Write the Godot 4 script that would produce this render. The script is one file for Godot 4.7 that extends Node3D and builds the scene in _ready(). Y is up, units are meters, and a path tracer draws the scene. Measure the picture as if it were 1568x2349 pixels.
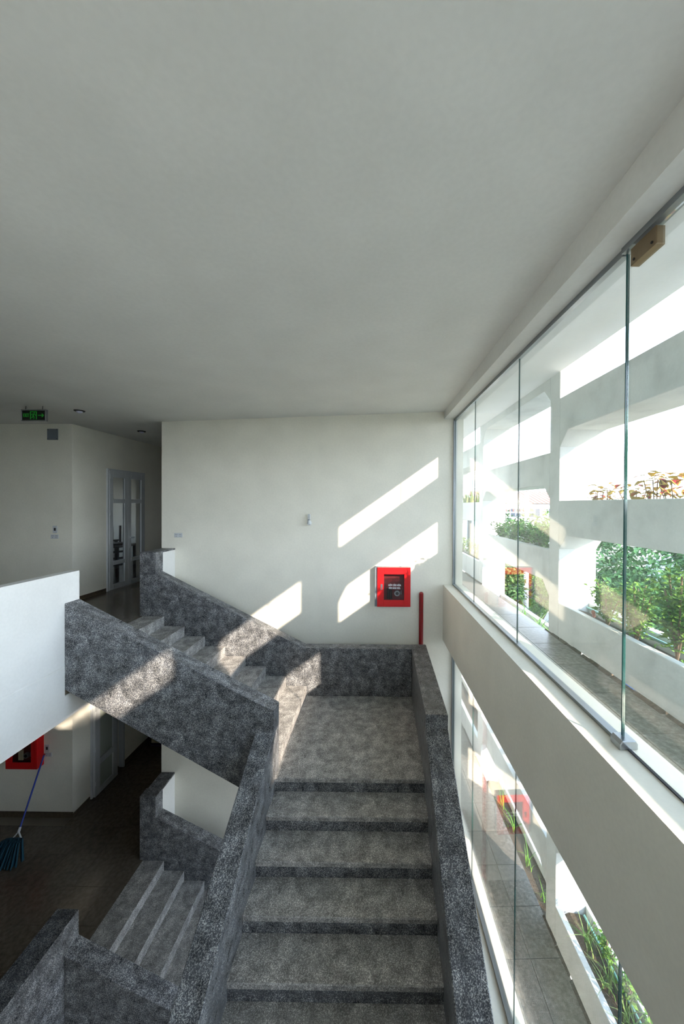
extends Node3D
# Working axes: X to the right, Y up from eye level, Z away from the viewer (Godot -z). V() turns them into Godot axes.
# The glazed facade is turned by FA about the vertical: w runs outwards, u runs along it.

const FA := -0.0344
const STORY := 3.9
const FLOOR_Y := -1.79
const LOW_Y := -5.69
const GROUND_Y := -9.6
const WALL_Z := 6.42
const ROOM_Z := 6.65
const ROOM_X := -5.55
const LAT_W := 2.42
const LAT_D := 0.485
const BAY0 := 4.93
const PITCH := 3.167
const BAY_L := 2.914
const PIER := 0.253

var rng := RandomNumberGenerator.new()
var used := {}
var M := {}

# ---------------------------------------------------------------- axes
func V(x: float, y: float, z: float) -> Vector3:
	return Vector3(x, y, -z)

func F(w: float, y: float, u: float) -> Vector3:
	return V(w * cos(FA) + u * sin(FA), y, -w * sin(FA) + u * cos(FA))

# ---------------------------------------------------------------- mesh collector
class MB:
	var v := PackedVector3Array()
	var n := PackedVector3Array()
	var c := PackedColorArray()
	var col := Color(1, 1, 1)
	var colored := false

	func paint(k: Color) -> void:
		col = k
		colored = true

	func tri(a: Vector3, b: Vector3, d: Vector3, outward: Vector3) -> void:
		var k := (b - a).cross(d - a)
		if k.length_squared() < 1e-16:
			return
		k = k.normalized()
		if k.dot(outward) < 0.0:
			k = -k
			v.append(a); v.append(b); v.append(d)
		else:
			v.append(a); v.append(d); v.append(b)
		for i in 3:
			n.append(k)
			c.append(col)

	func quad(a: Vector3, b: Vector3, d: Vector3, e: Vector3, outward: Vector3) -> void:
		tri(a, b, d, outward)
		tri(a, d, e, outward)

	func smooth(a: Vector3, b: Vector3, d: Vector3, na: Vector3, nb: Vector3, nd: Vector3) -> void:
		var k := (b - a).cross(d - a)
		if k.dot(na + nb + nd) < 0.0:
			v.append(a); v.append(b); v.append(d)
			n.append(na); n.append(nb); n.append(nd)
		else:
			v.append(a); v.append(d); v.append(b)
			n.append(na); n.append(nd); n.append(nb)
		for i in 3:
			c.append(col)

	func lo() -> Vector3:
		var r := v[0]
		for p in v:
			r = r.min(p)
		return r

	func hi() -> Vector3:
		var r := v[0]
		for p in v:
			r = r.max(p)
		return r

	func mesh(origin: Vector3) -> ArrayMesh:
		var vv := PackedVector3Array()
		vv.resize(v.size())
		for i in v.size():
			vv[i] = v[i] - origin
		var arr := []
		arr.resize(Mesh.ARRAY_MAX)
		arr[Mesh.ARRAY_VERTEX] = vv
		arr[Mesh.ARRAY_NORMAL] = n
		if colored:
			arr[Mesh.ARRAY_COLOR] = c
		var m := ArrayMesh.new()
		m.add_surface_from_arrays(Mesh.PRIMITIVE_TRIANGLES, arr)
		return m

func inset(poly: PackedVector2Array, b: float) -> PackedVector2Array:
	var r := PackedVector2Array()
	var s := 0.0
	var k := poly.size()
	for i in k:
		s += poly[i].cross(poly[(i + 1) % k])
	var sg := 1.0 if s > 0.0 else -1.0
	for i in k:
		var e1 := (poly[i] - poly[(i + k - 1) % k]).normalized()
		var e2 := (poly[(i + 1) % k] - poly[i]).normalized()
		var n1 := Vector2(-e1.y, e1.x) * sg
		var n2 := Vector2(-e2.y, e2.x) * sg
		r.append(poly[i] + (n1 + n2) / maxf(0.25, 1.0 + n1.dot(n2)) * b)
	return r

# polygon (a, b) extruded along d by the linear map f(a, b, d), edges of both ends bevelled
func extrude(m: MB, poly: PackedVector2Array, f: Callable, d0: float, d1: float, bev := 0.0) -> void:
	var k := poly.size()
	var o: Vector3 = f.call(0.0, 0.0, 0.0)
	var s := 0.0
	for i in k:
		s += poly[i].cross(poly[(i + 1) % k])
	var sg := 1.0 if s > 0.0 else -1.0
	var axis: Vector3 = (f.call(0.0, 0.0, 1.0) - o)
	var rings := []
	if bev > 0.0:
		var inn := inset(poly, bev)
		rings = [[inn, d0], [poly, d0 + bev], [poly, d1 - bev], [inn, d1]]
	else:
		rings = [[poly, d0], [poly, d1]]
	for r in rings.size() - 1:
		for i in k:
			var j := (i + 1) % k
			var e := (poly[j] - poly[i]).normalized()
			var n2 := Vector2(e.y, -e.x) * sg
			var out: Vector3 = f.call(n2.x, n2.y, 0.0) - o
			var pa: Vector2 = rings[r][0][i]
			var pb: Vector2 = rings[r][0][j]
			var pc: Vector2 = rings[r + 1][0][j]
			var pd: Vector2 = rings[r + 1][0][i]
			m.quad(f.call(pa.x, pa.y, rings[r][1]), f.call(pb.x, pb.y, rings[r][1]), f.call(pc.x, pc.y, rings[r + 1][1]), f.call(pd.x, pd.y, rings[r + 1][1]), out)
	for cap in [[rings[0], -1.0], [rings[rings.size() - 1], 1.0]]:
		var pl: PackedVector2Array = cap[0][0]
		var idx := Geometry2D.triangulate_polygon(pl)
		for t in range(0, idx.size(), 3):
			var q := []
			for h in 3:
				var p: Vector2 = pl[idx[t + h]]
				q.append(f.call(p.x, p.y, cap[0][1]))
			m.tri(q[0], q[1], q[2], axis * float(cap[1]))

func rect(a0: float, a1: float, b0: float, b1: float) -> PackedVector2Array:
	return PackedVector2Array([Vector2(a0, b0), Vector2(a1, b0), Vector2(a1, b1), Vector2(a0, b1)])

func fxy(a: float, b: float, d: float) -> Vector3: return V(a, b, d)      # profile in X,Y along Z
func fzy(a: float, b: float, d: float) -> Vector3: return V(d, b, a)      # profile in Z,Y along X
func fxz(a: float, b: float, d: float) -> Vector3: return V(a, d, b)      # profile in X,Z along Y
func ffu(a: float, b: float, d: float) -> Vector3: return F(d, b, a)      # profile in u,Y along w
func ffw(a: float, b: float, d: float) -> Vector3: return F(a, b, d)      # profile in w,Y along u

func bx(m: MB, x0: float, x1: float, y0: float, y1: float, z0: float, z1: float, bev := 0.0) -> MB:
	extrude(m, rect(x0, x1, y0, y1), fxy, z0, z1, bev)
	return m

func fb(m: MB, w0: float, w1: float, y0: float, y1: float, u0: float, u1: float, bev := 0.0) -> MB:
	extrude(m, rect(w0, w1, y0, y1), ffw, u0, u1, bev)
	return m

func box(x0: float, x1: float, y0: float, y1: float, z0: float, z1: float, bev := 0.0) -> MB:
	return bx(MB.new(), x0, x1, y0, y1, z0, z1, bev)

func fbox(w0: float, w1: float, y0: float, y1: float, u0: float, u1: float, bev := 0.0) -> MB:
	return fb(MB.new(), w0, w1, y0, y1, u0, u1, bev)

func cyl(m: MB, a: Vector3, b: Vector3, r0: float, r1: float, seg := 12, caps := true) -> MB:
	var ax := (b - a).normalized()
	var s := ax.cross(Vector3.UP if absf(ax.y) < 0.9 else Vector3.RIGHT).normalized()
	var t := ax.cross(s)
	for i in seg:
		var a0 := TAU * i / seg
		var a1 := TAU * (i + 1) / seg
		var n0 := s * cos(a0) + t * sin(a0)
		var n1 := s * cos(a1) + t * sin(a1)
		m.smooth(a + n0 * r0, a + n1 * r0, b + n1 * r1, n0, n1, n1)
		m.smooth(a + n0 * r0, b + n1 * r1, b + n0 * r1, n0, n1, n0)
		if caps:
			m.tri(a, a + n0 * r0, a + n1 * r0, -ax)
			m.tri(b, b + n0 * r1, b + n1 * r1, ax)
	return m

func path(m: MB, pts: Array, r: float, seg := 8) -> MB:
	for i in pts.size() - 1:
		cyl(m, pts[i], pts[i + 1], r, r, seg, i == 0 or i == pts.size() - 2)
	return m

func ball(m: MB, p: Vector3, rx: float, ry: float, rz: float, seg := 12, rows := 8) -> MB:
	for i in rows:
		for j in seg:
			var q := []
			for e in [[i, j], [i, j + 1], [i + 1, j + 1], [i + 1, j]]:
				var th: float = PI * e[0] / rows
				var ph: float = TAU * e[1] / seg
				q.append(Vector3(sin(th) * cos(ph), cos(th), sin(th) * sin(ph)))
			var sc := Vector3(rx, ry, rz)
			var isc := Vector3(1.0 / rx, 1.0 / ry, 1.0 / rz)
			m.smooth(p + q[0] * sc, p + q[1] * sc, p + q[2] * sc, (q[0] * isc).normalized(), (q[1] * isc).normalized(), (q[2] * isc).normalized())
			m.smooth(p + q[0] * sc, p + q[2] * sc, p + q[3] * sc, (q[0] * isc).normalized(), (q[2] * isc).normalized(), (q[3] * isc).normalized())
	return m

func leaf(m: MB, p: Vector3, dir: Vector3, up: Vector3, l: float, w: float, droop := 0.15) -> void:
	var d := dir.normalized()
	var s := d.cross(up).normalized()
	if s.length() < 0.1:
		s = d.cross(Vector3.RIGHT).normalized()
	var u := s.cross(d).normalized()
	var mid := p + d * l * 0.45
	var tip := p + d * l - u * l * droop
	var a := mid + s * w * 0.5 + u * w * 0.18
	var b := mid - s * w * 0.5 + u * w * 0.18
	m.tri(p, mid, a, u)
	m.tri(p, b, mid, u)
	m.tri(mid, tip, a, u)
	m.tri(mid, b, tip, u)

# ---------------------------------------------------------------- nodes
func numbered(called: String) -> String:
	if not used.has(called):
		used[called] = 0
		return called
	used[called] += 1
	return "%s_%03d" % [called, used[called]]

func tag(o: Node3D, label: String, category: String, group := "") -> void:
	o.set_meta("label", label)
	o.set_meta("category", category)
	if group != "":
		o.set_meta("group", group)

func thing(called: String, label: String, category: String, at: Vector3, group := "") -> Node3D:
	var o := Node3D.new()
	o.name = numbered(called)
	add_child(o)
	o.position = at
	tag(o, label, category, group)
	return o

func top_of(o: Node3D) -> Vector3:
	var p := Vector3.ZERO
	var k: Node = o
	while k != self and k is Node3D:
		p += (k as Node3D).position
		k = k.get_parent()
	return p

func put_mesh(parent: Node3D, called: String, mesh: Mesh, mat: Material, at := Vector3.ZERO) -> MeshInstance3D:
	var o := MeshInstance3D.new()
	o.name = called
	o.mesh = mesh
	o.material_override = mat
	o.position = at
	parent.add_child(o, true)
	return o

# a part whose collector holds scene coordinates
func part(parent: Node3D, called: String, m: MB, mat: Material) -> MeshInstance3D:
	return put_mesh(parent, called, m.mesh(top_of(parent)), mat)

func single(called: String, m: MB, mat: Material, label: String, category: String, group := "") -> MeshInstance3D:
	var lo := m.lo()
	var hi := m.hi()
	var at := Vector3((lo.x + hi.x) / 2, lo.y, (lo.z + hi.z) / 2)
	var o := put_mesh(self, numbered(called), m.mesh(at), mat, at)
	tag(o, label, category, group)
	return o

func structure(called: String, m: MB, mat: Material, label := "") -> MeshInstance3D:
	var lo := m.lo()
	var hi := m.hi()
	var at := Vector3((lo.x + hi.x) / 2, lo.y, (lo.z + hi.z) / 2)
	var o := put_mesh(self, numbered(called), m.mesh(at), mat, at)
	o.set_meta("kind", "structure")
	if label != "":
		o.set_meta("label", label)
	return o

func structure_node(called: String, at: Vector3, label := "") -> Node3D:
	var o := Node3D.new()
	o.name = numbered(called)
	add_child(o)
	o.position = at
	o.set_meta("kind", "structure")
	if label != "":
		o.set_meta("label", label)
	return o

func text(parent: Node3D, called: String, words: String, height: float, at: Vector3, mat: Material, bold := false) -> MeshInstance3D:
	var t := TextMesh.new()
	var fnt := SystemFont.new()
	fnt.font_names = PackedStringArray(["Droid Sans"])
	fnt.font_weight = 700 if bold else 400
	t.font = fnt
	t.text = words
	t.font_size = 64
	t.pixel_size = height / 64.0
	t.depth = 0.002
	return put_mesh(parent, called, t, mat, at)

# ---------------------------------------------------------------- materials
func std(c: Color, rough := 0.6, metal := 0.0, spec := 0.5) -> StandardMaterial3D:
	var m := StandardMaterial3D.new()
	m.albedo_color = c
	m.roughness = rough
	m.metallic = metal
	m.metallic_specular = spec
	return m

func noise_image(size: int, freq: float, type: int, sd: int, oct := 3) -> Image:
	var n := FastNoiseLite.new()
	n.noise_type = type
	n.frequency = freq
	n.seed = sd
	n.fractal_octaves = oct
	if type == FastNoiseLite.TYPE_CELLULAR:
		n.fractal_type = FastNoiseLite.FRACTAL_NONE
		n.cellular_return_type = FastNoiseLite.RETURN_CELL_VALUE
		n.cellular_jitter = 1.0
	var im := n.get_seamless_image(size, size, false, false, 0.1, true)
	im.convert(Image.FORMAT_L8)
	return im

# a texture from layered noise: a list of ramp colours read by the first noise, brightened by the second
func layered(size: int, a: Image, ramp: Array, b: Image, amount: float) -> ImageTexture:
	var da := a.get_data()
	var db := b.get_data()
	var out := PackedByteArray()
	out.resize(size * size * 3)
	var lut := []
	for i in 256:
		var t := i / 255.0
		var k: Color = ramp[0][1]
		for j in ramp.size() - 1:
			if t >= ramp[j][0]:
				var w := clampf((t - ramp[j][0]) / maxf(1e-4, ramp[j + 1][0] - ramp[j][0]), 0, 1)
				k = (ramp[j][1] as Color).lerp(ramp[j + 1][1], w)
		lut.append(k)
	for i in size * size:
		var k: Color = lut[da[i]]
		var g := 1.0 + amount * (db[i] / 127.5 - 1.0)
		out[i * 3] = int(clampf(k.r * g, 0, 1) * 255)
		out[i * 3 + 1] = int(clampf(k.g * g, 0, 1) * 255)
		out[i * 3 + 2] = int(clampf(k.b * g, 0, 1) * 255)
	return ImageTexture.create_from_image(Image.create_from_data(size, size, false, Image.FORMAT_RGB8, out))

func triplanar(m: StandardMaterial3D, tex: Texture2D, scale: float) -> StandardMaterial3D:
	m.albedo_texture = tex
	m.uv1_triplanar = true
	m.uv1_world_triplanar = true
	m.uv1_scale = Vector3(scale, scale, scale)
	m.uv1_triplanar_sharpness = 8.0
	return m

func g8(v: int) -> Color:
	return Color(v / 255.0, v / 255.0, v / 255.0)

func rgb(r: int, g: int, b: int) -> Color:
	return Color(r / 255.0, g / 255.0, b / 255.0)

func foliage_mat(backlight := 0.35) -> StandardMaterial3D:
	var m := std(Color(1, 1, 1), 0.75, 0.0, 0.25)
	m.vertex_color_use_as_albedo = true
	m.backlight_enabled = true
	m.backlight = Color(backlight, backlight, backlight)
	m.cull_mode = BaseMaterial3D.CULL_DISABLED
	return m

func make_materials() -> void:
	var cloud := noise_image(512, 0.006, FastNoiseLite.TYPE_SIMPLEX_SMOOTH, 3, 5)
	var grain := noise_image(512, 0.12, FastNoiseLite.TYPE_SIMPLEX_SMOOTH, 8, 3)
	# terrazzo: stone chips in dark cement, mottled
	var S := 1024
	var chips := noise_image(S, 0.21, FastNoiseLite.TYPE_CELLULAR, 21)
	var mott := noise_image(S, 0.006, FastNoiseLite.TYPE_SIMPLEX_SMOOTH, 5, 5)
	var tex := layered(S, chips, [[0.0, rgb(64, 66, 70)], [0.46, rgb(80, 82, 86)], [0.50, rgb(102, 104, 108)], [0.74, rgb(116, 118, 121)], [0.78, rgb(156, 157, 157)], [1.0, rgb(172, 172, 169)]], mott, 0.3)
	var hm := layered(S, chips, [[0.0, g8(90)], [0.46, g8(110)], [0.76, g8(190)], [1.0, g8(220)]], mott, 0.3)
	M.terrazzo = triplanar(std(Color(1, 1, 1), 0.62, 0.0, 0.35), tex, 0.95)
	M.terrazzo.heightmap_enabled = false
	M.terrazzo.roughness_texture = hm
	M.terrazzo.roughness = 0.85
	# the same stone where feet have worn it paler
	var worn := layered(S, chips, [[0.0, rgb(126, 124, 121)], [0.44, rgb(138, 136, 133)], [0.48, rgb(156, 154, 151)], [0.76, rgb(166, 163, 160)], [0.80, rgb(198, 196, 192)], [1.0, rgb(208, 206, 201)]], mott, 0.2)
	M.worn = triplanar(std(Color(1, 1, 1), 0.7, 0.0, 0.35), worn, 0.9)
	# paints
	var paint_tex := layered(512, cloud, [[0.0, g8(246)], [1.0, g8(255)]], grain, 0.012)
	M.cream = triplanar(std(rgb(242, 239, 225), 0.75, 0.0, 0.3), paint_tex, 0.4)
	M.white = triplanar(std(rgb(240, 240, 236), 0.7, 0.0, 0.3), paint_tex, 0.4)
	M.ceiling = triplanar(std(rgb(228, 228, 223), 0.85, 0.0, 0.2), paint_tex, 0.35)
	var concrete_tex := layered(512, cloud, [[0.0, g8(222)], [0.4, g8(244)], [1.0, g8(255)]], grain, 0.02)
	M.screen = triplanar(std(rgb(220, 222, 217), 0.8, 0.0, 0.25), concrete_tex, 0.5)
	# stone walk outside the glass
	var streak := noise_image(512, 0.03, FastNoiseLite.TYPE_SIMPLEX_SMOOTH, 14, 5)
	var stone_tex := layered(512, streak, [[0.0, rgb(104, 100, 93)], [0.5, rgb(130, 126, 118)], [1.0, rgb(164, 160, 152)]], grain, 0.12)
	M.stone = triplanar(std(Color(1, 1, 1), 0.42, 0.0, 0.5), stone_tex, 1.1)
	M.stone_b = triplanar(std(g8(238), 0.38, 0.0, 0.5), stone_tex, 0.83)
	M.joint = std(rgb(176, 170, 158), 0.9)
	# floor tiles inside
	var tile_tex := layered(512, streak, [[0.0, rgb(84, 76, 66)], [0.5, rgb(98, 90, 79)], [1.0, rgb(112, 103, 91)]], grain, 0.05)
	M.tile = triplanar(std(Color(1, 1, 1), 0.2, 0.0, 0.5), tile_tex, 0.8)
	M.tile_b = triplanar(std(g8(236), 0.22, 0.0, 0.5), tile_tex, 0.6)
	M.grout = std(rgb(128, 120, 106), 0.9)
	M.skirting = triplanar(std(rgb(236, 228, 214), 0.3, 0.0, 0.5), tile_tex, 0.7)
	# glass
	var g := std(Color(0.75, 0.92, 0.88, 0.045), 0.0, 0.0, 0.5)
	g.transparency = BaseMaterial3D.TRANSPARENCY_ALPHA
	M.glass = g
	M.glass_edge = std(rgb(26, 74, 70), 0.12, 0.0, 0.6)
	var dg := std(Color(0.16, 0.22, 0.28, 0.35), 0.02, 0.0, 0.4)
	dg.transparency = BaseMaterial3D.TRANSPARENCY_ALPHA
	M.door_glass = dg
	var cg := std(Color(0.10, 0.03, 0.03, 0.12), 0.04, 0.0, 0.3)
	cg.transparency = BaseMaterial3D.TRANSPARENCY_ALPHA
	M.cabinet_glass = cg
	M.frosted = std(rgb(168, 176, 166), 0.35, 0.0, 0.5)
	M.steel = std(rgb(176, 180, 184), 0.3, 1.0)
	M.rail = std(rgb(150, 156, 160), 0.35, 0.9)
	M.brass = std(rgb(138, 120, 96), 0.35, 0.9)
	M.dark = std(rgb(28, 28, 30), 0.6)
	M.upvc = std(rgb(196, 200, 202), 0.35, 0.0, 0.5)
	M.plate = std(rgb(202, 206, 208), 0.4)
	M.plate_grey = std(rgb(120, 128, 136), 0.5)
	M.red = std(rgb(206, 16, 22), 0.3, 0.0, 0.5)
	M.red_dark = std(rgb(140, 20, 24), 0.4, 0.0, 0.5)
	M.maroon = std(rgb(112, 30, 34), 0.5)
	M.lettering = std(rgb(236, 238, 240), 0.5)
	M.canvas = std(rgb(200, 190, 160), 0.9)
	M.soil = triplanar(std(Color(1, 1, 1), 0.95, 0.0, 0.1), layered(512, streak, [[0.0, rgb(58, 50, 42)], [1.0, rgb(112, 98, 82)]], grain, 0.35), 2.0)
	M.leaf = foliage_mat()
	M.bark = std(rgb(112, 92, 70), 0.9)
	M.pipe_green = std(rgb(92, 138, 128), 0.5)
	M.wood = std(rgb(64, 42, 30), 0.4)
	M.blue = std(rgb(24, 52, 150), 0.4)
	M.teal = std(rgb(20, 74, 92), 0.8)
	M.asphalt = triplanar(std(Color(1, 1, 1), 0.9, 0.0, 0.2), layered(512, streak, [[0.0, g8(72)], [1.0, g8(98)]], grain, 0.1), 0.2)
	M.earth = triplanar(std(Color(1, 1, 1), 0.95, 0.0, 0.2), layered(512, streak, [[0.0, rgb(84, 78, 66)], [1.0, rgb(116, 108, 92)]], grain, 0.1), 0.2)
	M.roof = std(rgb(176, 112, 92), 0.85)
	M.house = std(rgb(228, 228, 224), 0.85)
	M.house_grey = std(rgb(164, 166, 168), 0.85)
	M.window_dark = std(rgb(60, 70, 84), 0.15, 0.0, 0.5)
	M.pole = std(rgb(206, 204, 198), 0.85)
	M.wire = std(rgb(34, 32, 32), 0.7)
	M.insulator = std(rgb(112, 62, 52), 0.3)
	M.lilac = std(rgb(196, 200, 220), 0.3)
	var s := std(rgb(40, 160, 50), 0.5)
	s.emission_enabled = true
	s.emission = rgb(46, 170, 56)
	s.emission_energy_multiplier = 0.05
	M.sign_green = s

# ---------------------------------------------------------------- scene
func _ready() -> void:
	rng.seed = 7
	camera_and_light()
	make_materials()
	room()
	facade_structure()
	floors()
	staircase()
	parapets()
	glazing()
	screen()
	interior_things()
	left_things()
	planter_plants()
	street()

func camera_and_light() -> void:
	var cam := Camera3D.new()
	cam.name = "camera"
	cam.projection = Camera3D.PROJECTION_FRUSTUM
	cam.near = 0.05
	cam.far = 400.0
	var f := 855.11
	cam.size = 2349.0 / f * cam.near
	cam.frustum_offset = Vector2((784.0 - 866.84) / f, (1164.41 - 1174.5) / f) * cam.near
	var right := V(0.99995, 0.00561, 0.00867)
	var up := V(-0.00568, 0.99995, 0.00811)
	var ahead := V(-0.00863, -0.00815, 0.99993)
	cam.transform = Transform3D(Basis(right, up, -ahead).orthonormalized(), Vector3.ZERO)
	add_child(cam)
	cam.current = true

	var sky_mat := ProceduralSkyMaterial.new()
	sky_mat.sky_top_color = rgb(162, 190, 222)
	sky_mat.sky_horizon_color = rgb(228, 235, 241)
	sky_mat.sky_curve = 0.25
	sky_mat.sky_energy_multiplier = 2.35
	sky_mat.ground_horizon_color = rgb(150, 148, 140)
	sky_mat.ground_bottom_color = rgb(120, 116, 108)
	sky_mat.sun_angle_max = 1.0
	var sky := Sky.new()
	sky.sky_material = sky_mat
	var env := Environment.new()
	env.background_mode = Environment.BG_SKY
	env.sky = sky
	env.tonemap_mode = Environment.TONE_MAPPER_LINEAR
	env.tonemap_exposure = 2.06
	env.sdfgi_enabled = true
	env.ssao_enabled = true
	env.ssil_enabled = true
	var we := WorldEnvironment.new()
	we.name = "world_environment"
	we.environment = env
	add_child(we)

	var sun := DirectionalLight3D.new()
	sun.name = "sun"
	sun.basis = Basis.looking_at(V(-0.78, -0.535, 1.0).normalized(), Vector3.UP)
	sun.light_color = rgb(255, 238, 218)
	sun.light_energy = 2.25
	sun.light_angular_distance = 0.6
	sun.shadow_enabled = true
	add_child(sun)

func ceil_y(x: float, z: float) -> float:
	return 1.60 + 0.039 * (maxf(x, -3.8) - 1.07) - 0.017 * (minf(z, 6.42) - 6.4)

func room() -> void:
	# ceiling: a gently pitched slab over the stair hall, level over the landing on the left and the corridor
	var m := MB.new()
	for s in [[-9.6, -3.8, -4.2, 6.42], [-3.8, 1.3, -4.2, 6.42], [-9.6, -3.58, 6.42, 14.2]]:
		var q := []
		for t in 2:
			for k in [[0, 2], [1, 2], [1, 3], [0, 3]]:
				q.append(V(s[k[0]], ceil_y(s[k[0]], s[k[1]]) if t == 0 else 2.2, s[k[1]]))
		m.quad(q[0], q[1], q[2], q[3], Vector3.DOWN)
		m.quad(q[4], q[5], q[6], q[7], Vector3.UP)
		for i in 4:
			var j := (i + 1) % 4
			m.quad(q[i], q[j], q[4 + j], q[4 + i], (q[i] + q[j] - q[0] - q[2]) * Vector3(1, 0, 1))
	structure("ceiling", m, M.ceiling)
	# far wall behind the stairs
	structure("wall_back", box(-3.8, 1.40, GROUND_Y, 1.9, WALL_Z, WALL_Z + 0.2), M.cream)
	structure("wall_corridor_right", box(-3.8, -3.6, GROUND_Y, 1.9, WALL_Z + 0.2, 14.0), M.cream)
	structure("wall_corridor_end", box(-5.75, -3.6, GROUND_Y, 1.9, 14.0, 14.2), M.cream)
	# room block on the left: wall facing the stairs and the corridor wall with the doors cut out
	structure("wall_left", box(-9.6, ROOM_X, GROUND_Y, 1.9, ROOM_Z, ROOM_Z + 0.18), M.cream)
	var x0 := ROOM_X - 0.18
	var w := MB.new()
	bx(w, x0, ROOM_X, FLOOR_Y, 1.9, ROOM_Z + 0.18, 7.48)
	bx(w, x0, ROOM_X, 0.70, 1.9, 7.48, 8.66)
	bx(w, x0, ROOM_X, FLOOR_Y - 0.6, 1.9, 8.66, 14.0)
	bx(w, x0, ROOM_X, FLOOR_Y - 0.6, FLOOR_Y, ROOM_Z + 0.18, 8.66)
	structure("wall_corridor_left", w, M.cream)
	w = MB.new()
	bx(w, x0, ROOM_X, GROUND_Y, FLOOR_Y - 0.6, ROOM_Z + 0.18, 7.06)
	bx(w, x0, ROOM_X, LOW_Y + 2.2, FLOOR_Y - 0.6, 7.06, 7.98)
	bx(w, x0, ROOM_X, GROUND_Y, FLOOR_Y - 0.6, 7.98, 14.0)
	structure("wall_corridor_lower", w, M.cream)
	# room behind the double door, with a window in its far side
	structure("wall_room_back", box(-9.6, x0, FLOOR_Y - 0.1, 1.9, 11.6, 11.78), M.cream)
	w = MB.new()
	bx(w, -9.78, -9.6, FLOOR_Y, 1.9, ROOM_Z, 9.2)
	bx(w, -9.78, -9.6, FLOOR_Y, -0.6, 9.2, 10.6)
	bx(w, -9.78, -9.6, 0.8, 1.9, 9.2, 10.6)
	bx(w, -9.78, -9.6, FLOOR_Y, 1.9, 10.6, 11.78)
	structure("wall_room_side", w, M.cream)
	structure("floor_room", box(-9.6, ROOM_X, FLOOR_Y - 0.3, FLOOR_Y - 0.005, ROOM_Z + 0.18, 11.6), M.tile)
	structure("wall_lower_room", box(-8.0, -7.85, LOW_Y, FLOOR_Y - 0.6, ROOM_Z + 0.18, 10.5), M.cream)
	structure("wall_lower_room_end", box(-7.85, x0, LOW_Y, FLOOR_Y - 0.6, 10.35, 10.5), M.cream)
	structure("floor_lower_room", box(-7.85, ROOM_X, LOW_Y - 0.3, LOW_Y - 0.005, ROOM_Z + 0.18, 10.35), M.tile)
	# outer walls out of view
	structure("wall_far_left", box(-9.78, -9.6, GROUND_Y, 1.9, -4.2, ROOM_Z), M.cream)
	# rear side: gallery under the viewer, and an unseen window added behind it for fill light
	w = MB.new()
	bx(w, -9.78, 1.55, GROUND_Y, FLOOR_Y + 0.25, -4.4, -4.2)
	bx(w, -9.78, 1.55, 1.35, 2.2, -4.4, -4.2)
	bx(w, -9.78, -2.3, FLOOR_Y + 0.25, 1.35, -4.4, -4.2)
	bx(w, 1.0, 1.55, FLOOR_Y + 0.25, 1.35, -4.4, -4.2)
	structure("wall_rear", w, M.white)
	var rear := structure_node("window_3", V(-0.65, FLOOR_Y + 0.25, -4.3), "rear window added behind the viewer to brighten the hall")
	for i in 3:
		var a := -2.3 + i * 1.1
		part(rear, "pane", box(a + 0.03, a + 1.07, FLOOR_Y + 0.28, 1.32, -4.31, -4.30), M.glass)
		part(rear, "mullion", box(a - 0.03, a + 0.03, FLOOR_Y + 0.25, 1.35, -4.34, -4.26), M.rail)
	structure("wall_light_blocker", box(-3.62, -3.575, FLOOR_Y, 1.9, -4.2, 0.9), M.cream)  # unseen partition, added to keep the rear light off the left side
	structure("floor_gallery", box(-3.465, 1.24, FLOOR_Y - 0.55, FLOOR_Y, -4.2, 0.50), M.tile)
	structure("floor_ground", box(-9.6, 1.3, GROUND_Y - 0.3, GROUND_Y, -4.2, WALL_Z), M.stone)

func facade_structure() -> void:
	# beams along the glass, one per floor, and the head beam under the ceiling
	for s in [0.0, -STORY]:
		var b := MB.new()
		extrude(b, rect(1.29, 1.62, -2.325 + s, -1.376 + s), ffw, -4.4, 6.50, 0.006)
		structure("trim_1" if s == 0.0 else "trim_2", b, M.cream, "cream edge beam below the glass" if s == 0.0 else "cream edge beam below the lower glass")
	structure("trim_3", fbox(1.29, 1.62, 1.475, 2.2, -4.4, 6.50, 0.004), M.ceiling, "painted head beam above the glass")
	# slabs of the outside walk
	structure("floor_walk", fbox(1.62, LAT_W, -2.2, -1.70, -4.4, 18.2), M.joint)
	structure("floor_walk_lower", fbox(1.62, LAT_W, -2.2 - STORY, -1.70 - STORY, -4.4, 18.2), M.joint)
	structure("ceiling_walk", fbox(1.62, LAT_W, 1.70, 2.2, -4.4, 18.2), M.white)
	structure("wall_outer_far", fbox(-3.8, LAT_W + LAT_D, GROUND_Y, 2.2, 18.2, 18.4), M.white)
	structure("wall_side", fbox(1.32, 1.52, GROUND_Y, 1.9, 6.62, 18.2), M.white)
	# stone slabs on the walk
	var d := 0.6
	var mesh_a := fbox(0.004, 0.396, 0.0, 0.012, 0.003, d - 0.003, 0.002).mesh(Vector3.ZERO)
	for s in [0.0, -STORY]:
		var host: Node3D = get_node("floor_walk" if s == 0.0 else "floor_walk_lower")
		var base := top_of(host)
		for i in range(0, 16):
			for j in 2:
				var at := F(1.622 + j * 0.4, -1.70 + s, 0.9 + i * d)
				put_mesh(host, "paving_slab", mesh_a, M.stone if (i * 3 + j * 5) % 4 != 1 else M.stone_b, at - base)

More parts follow.
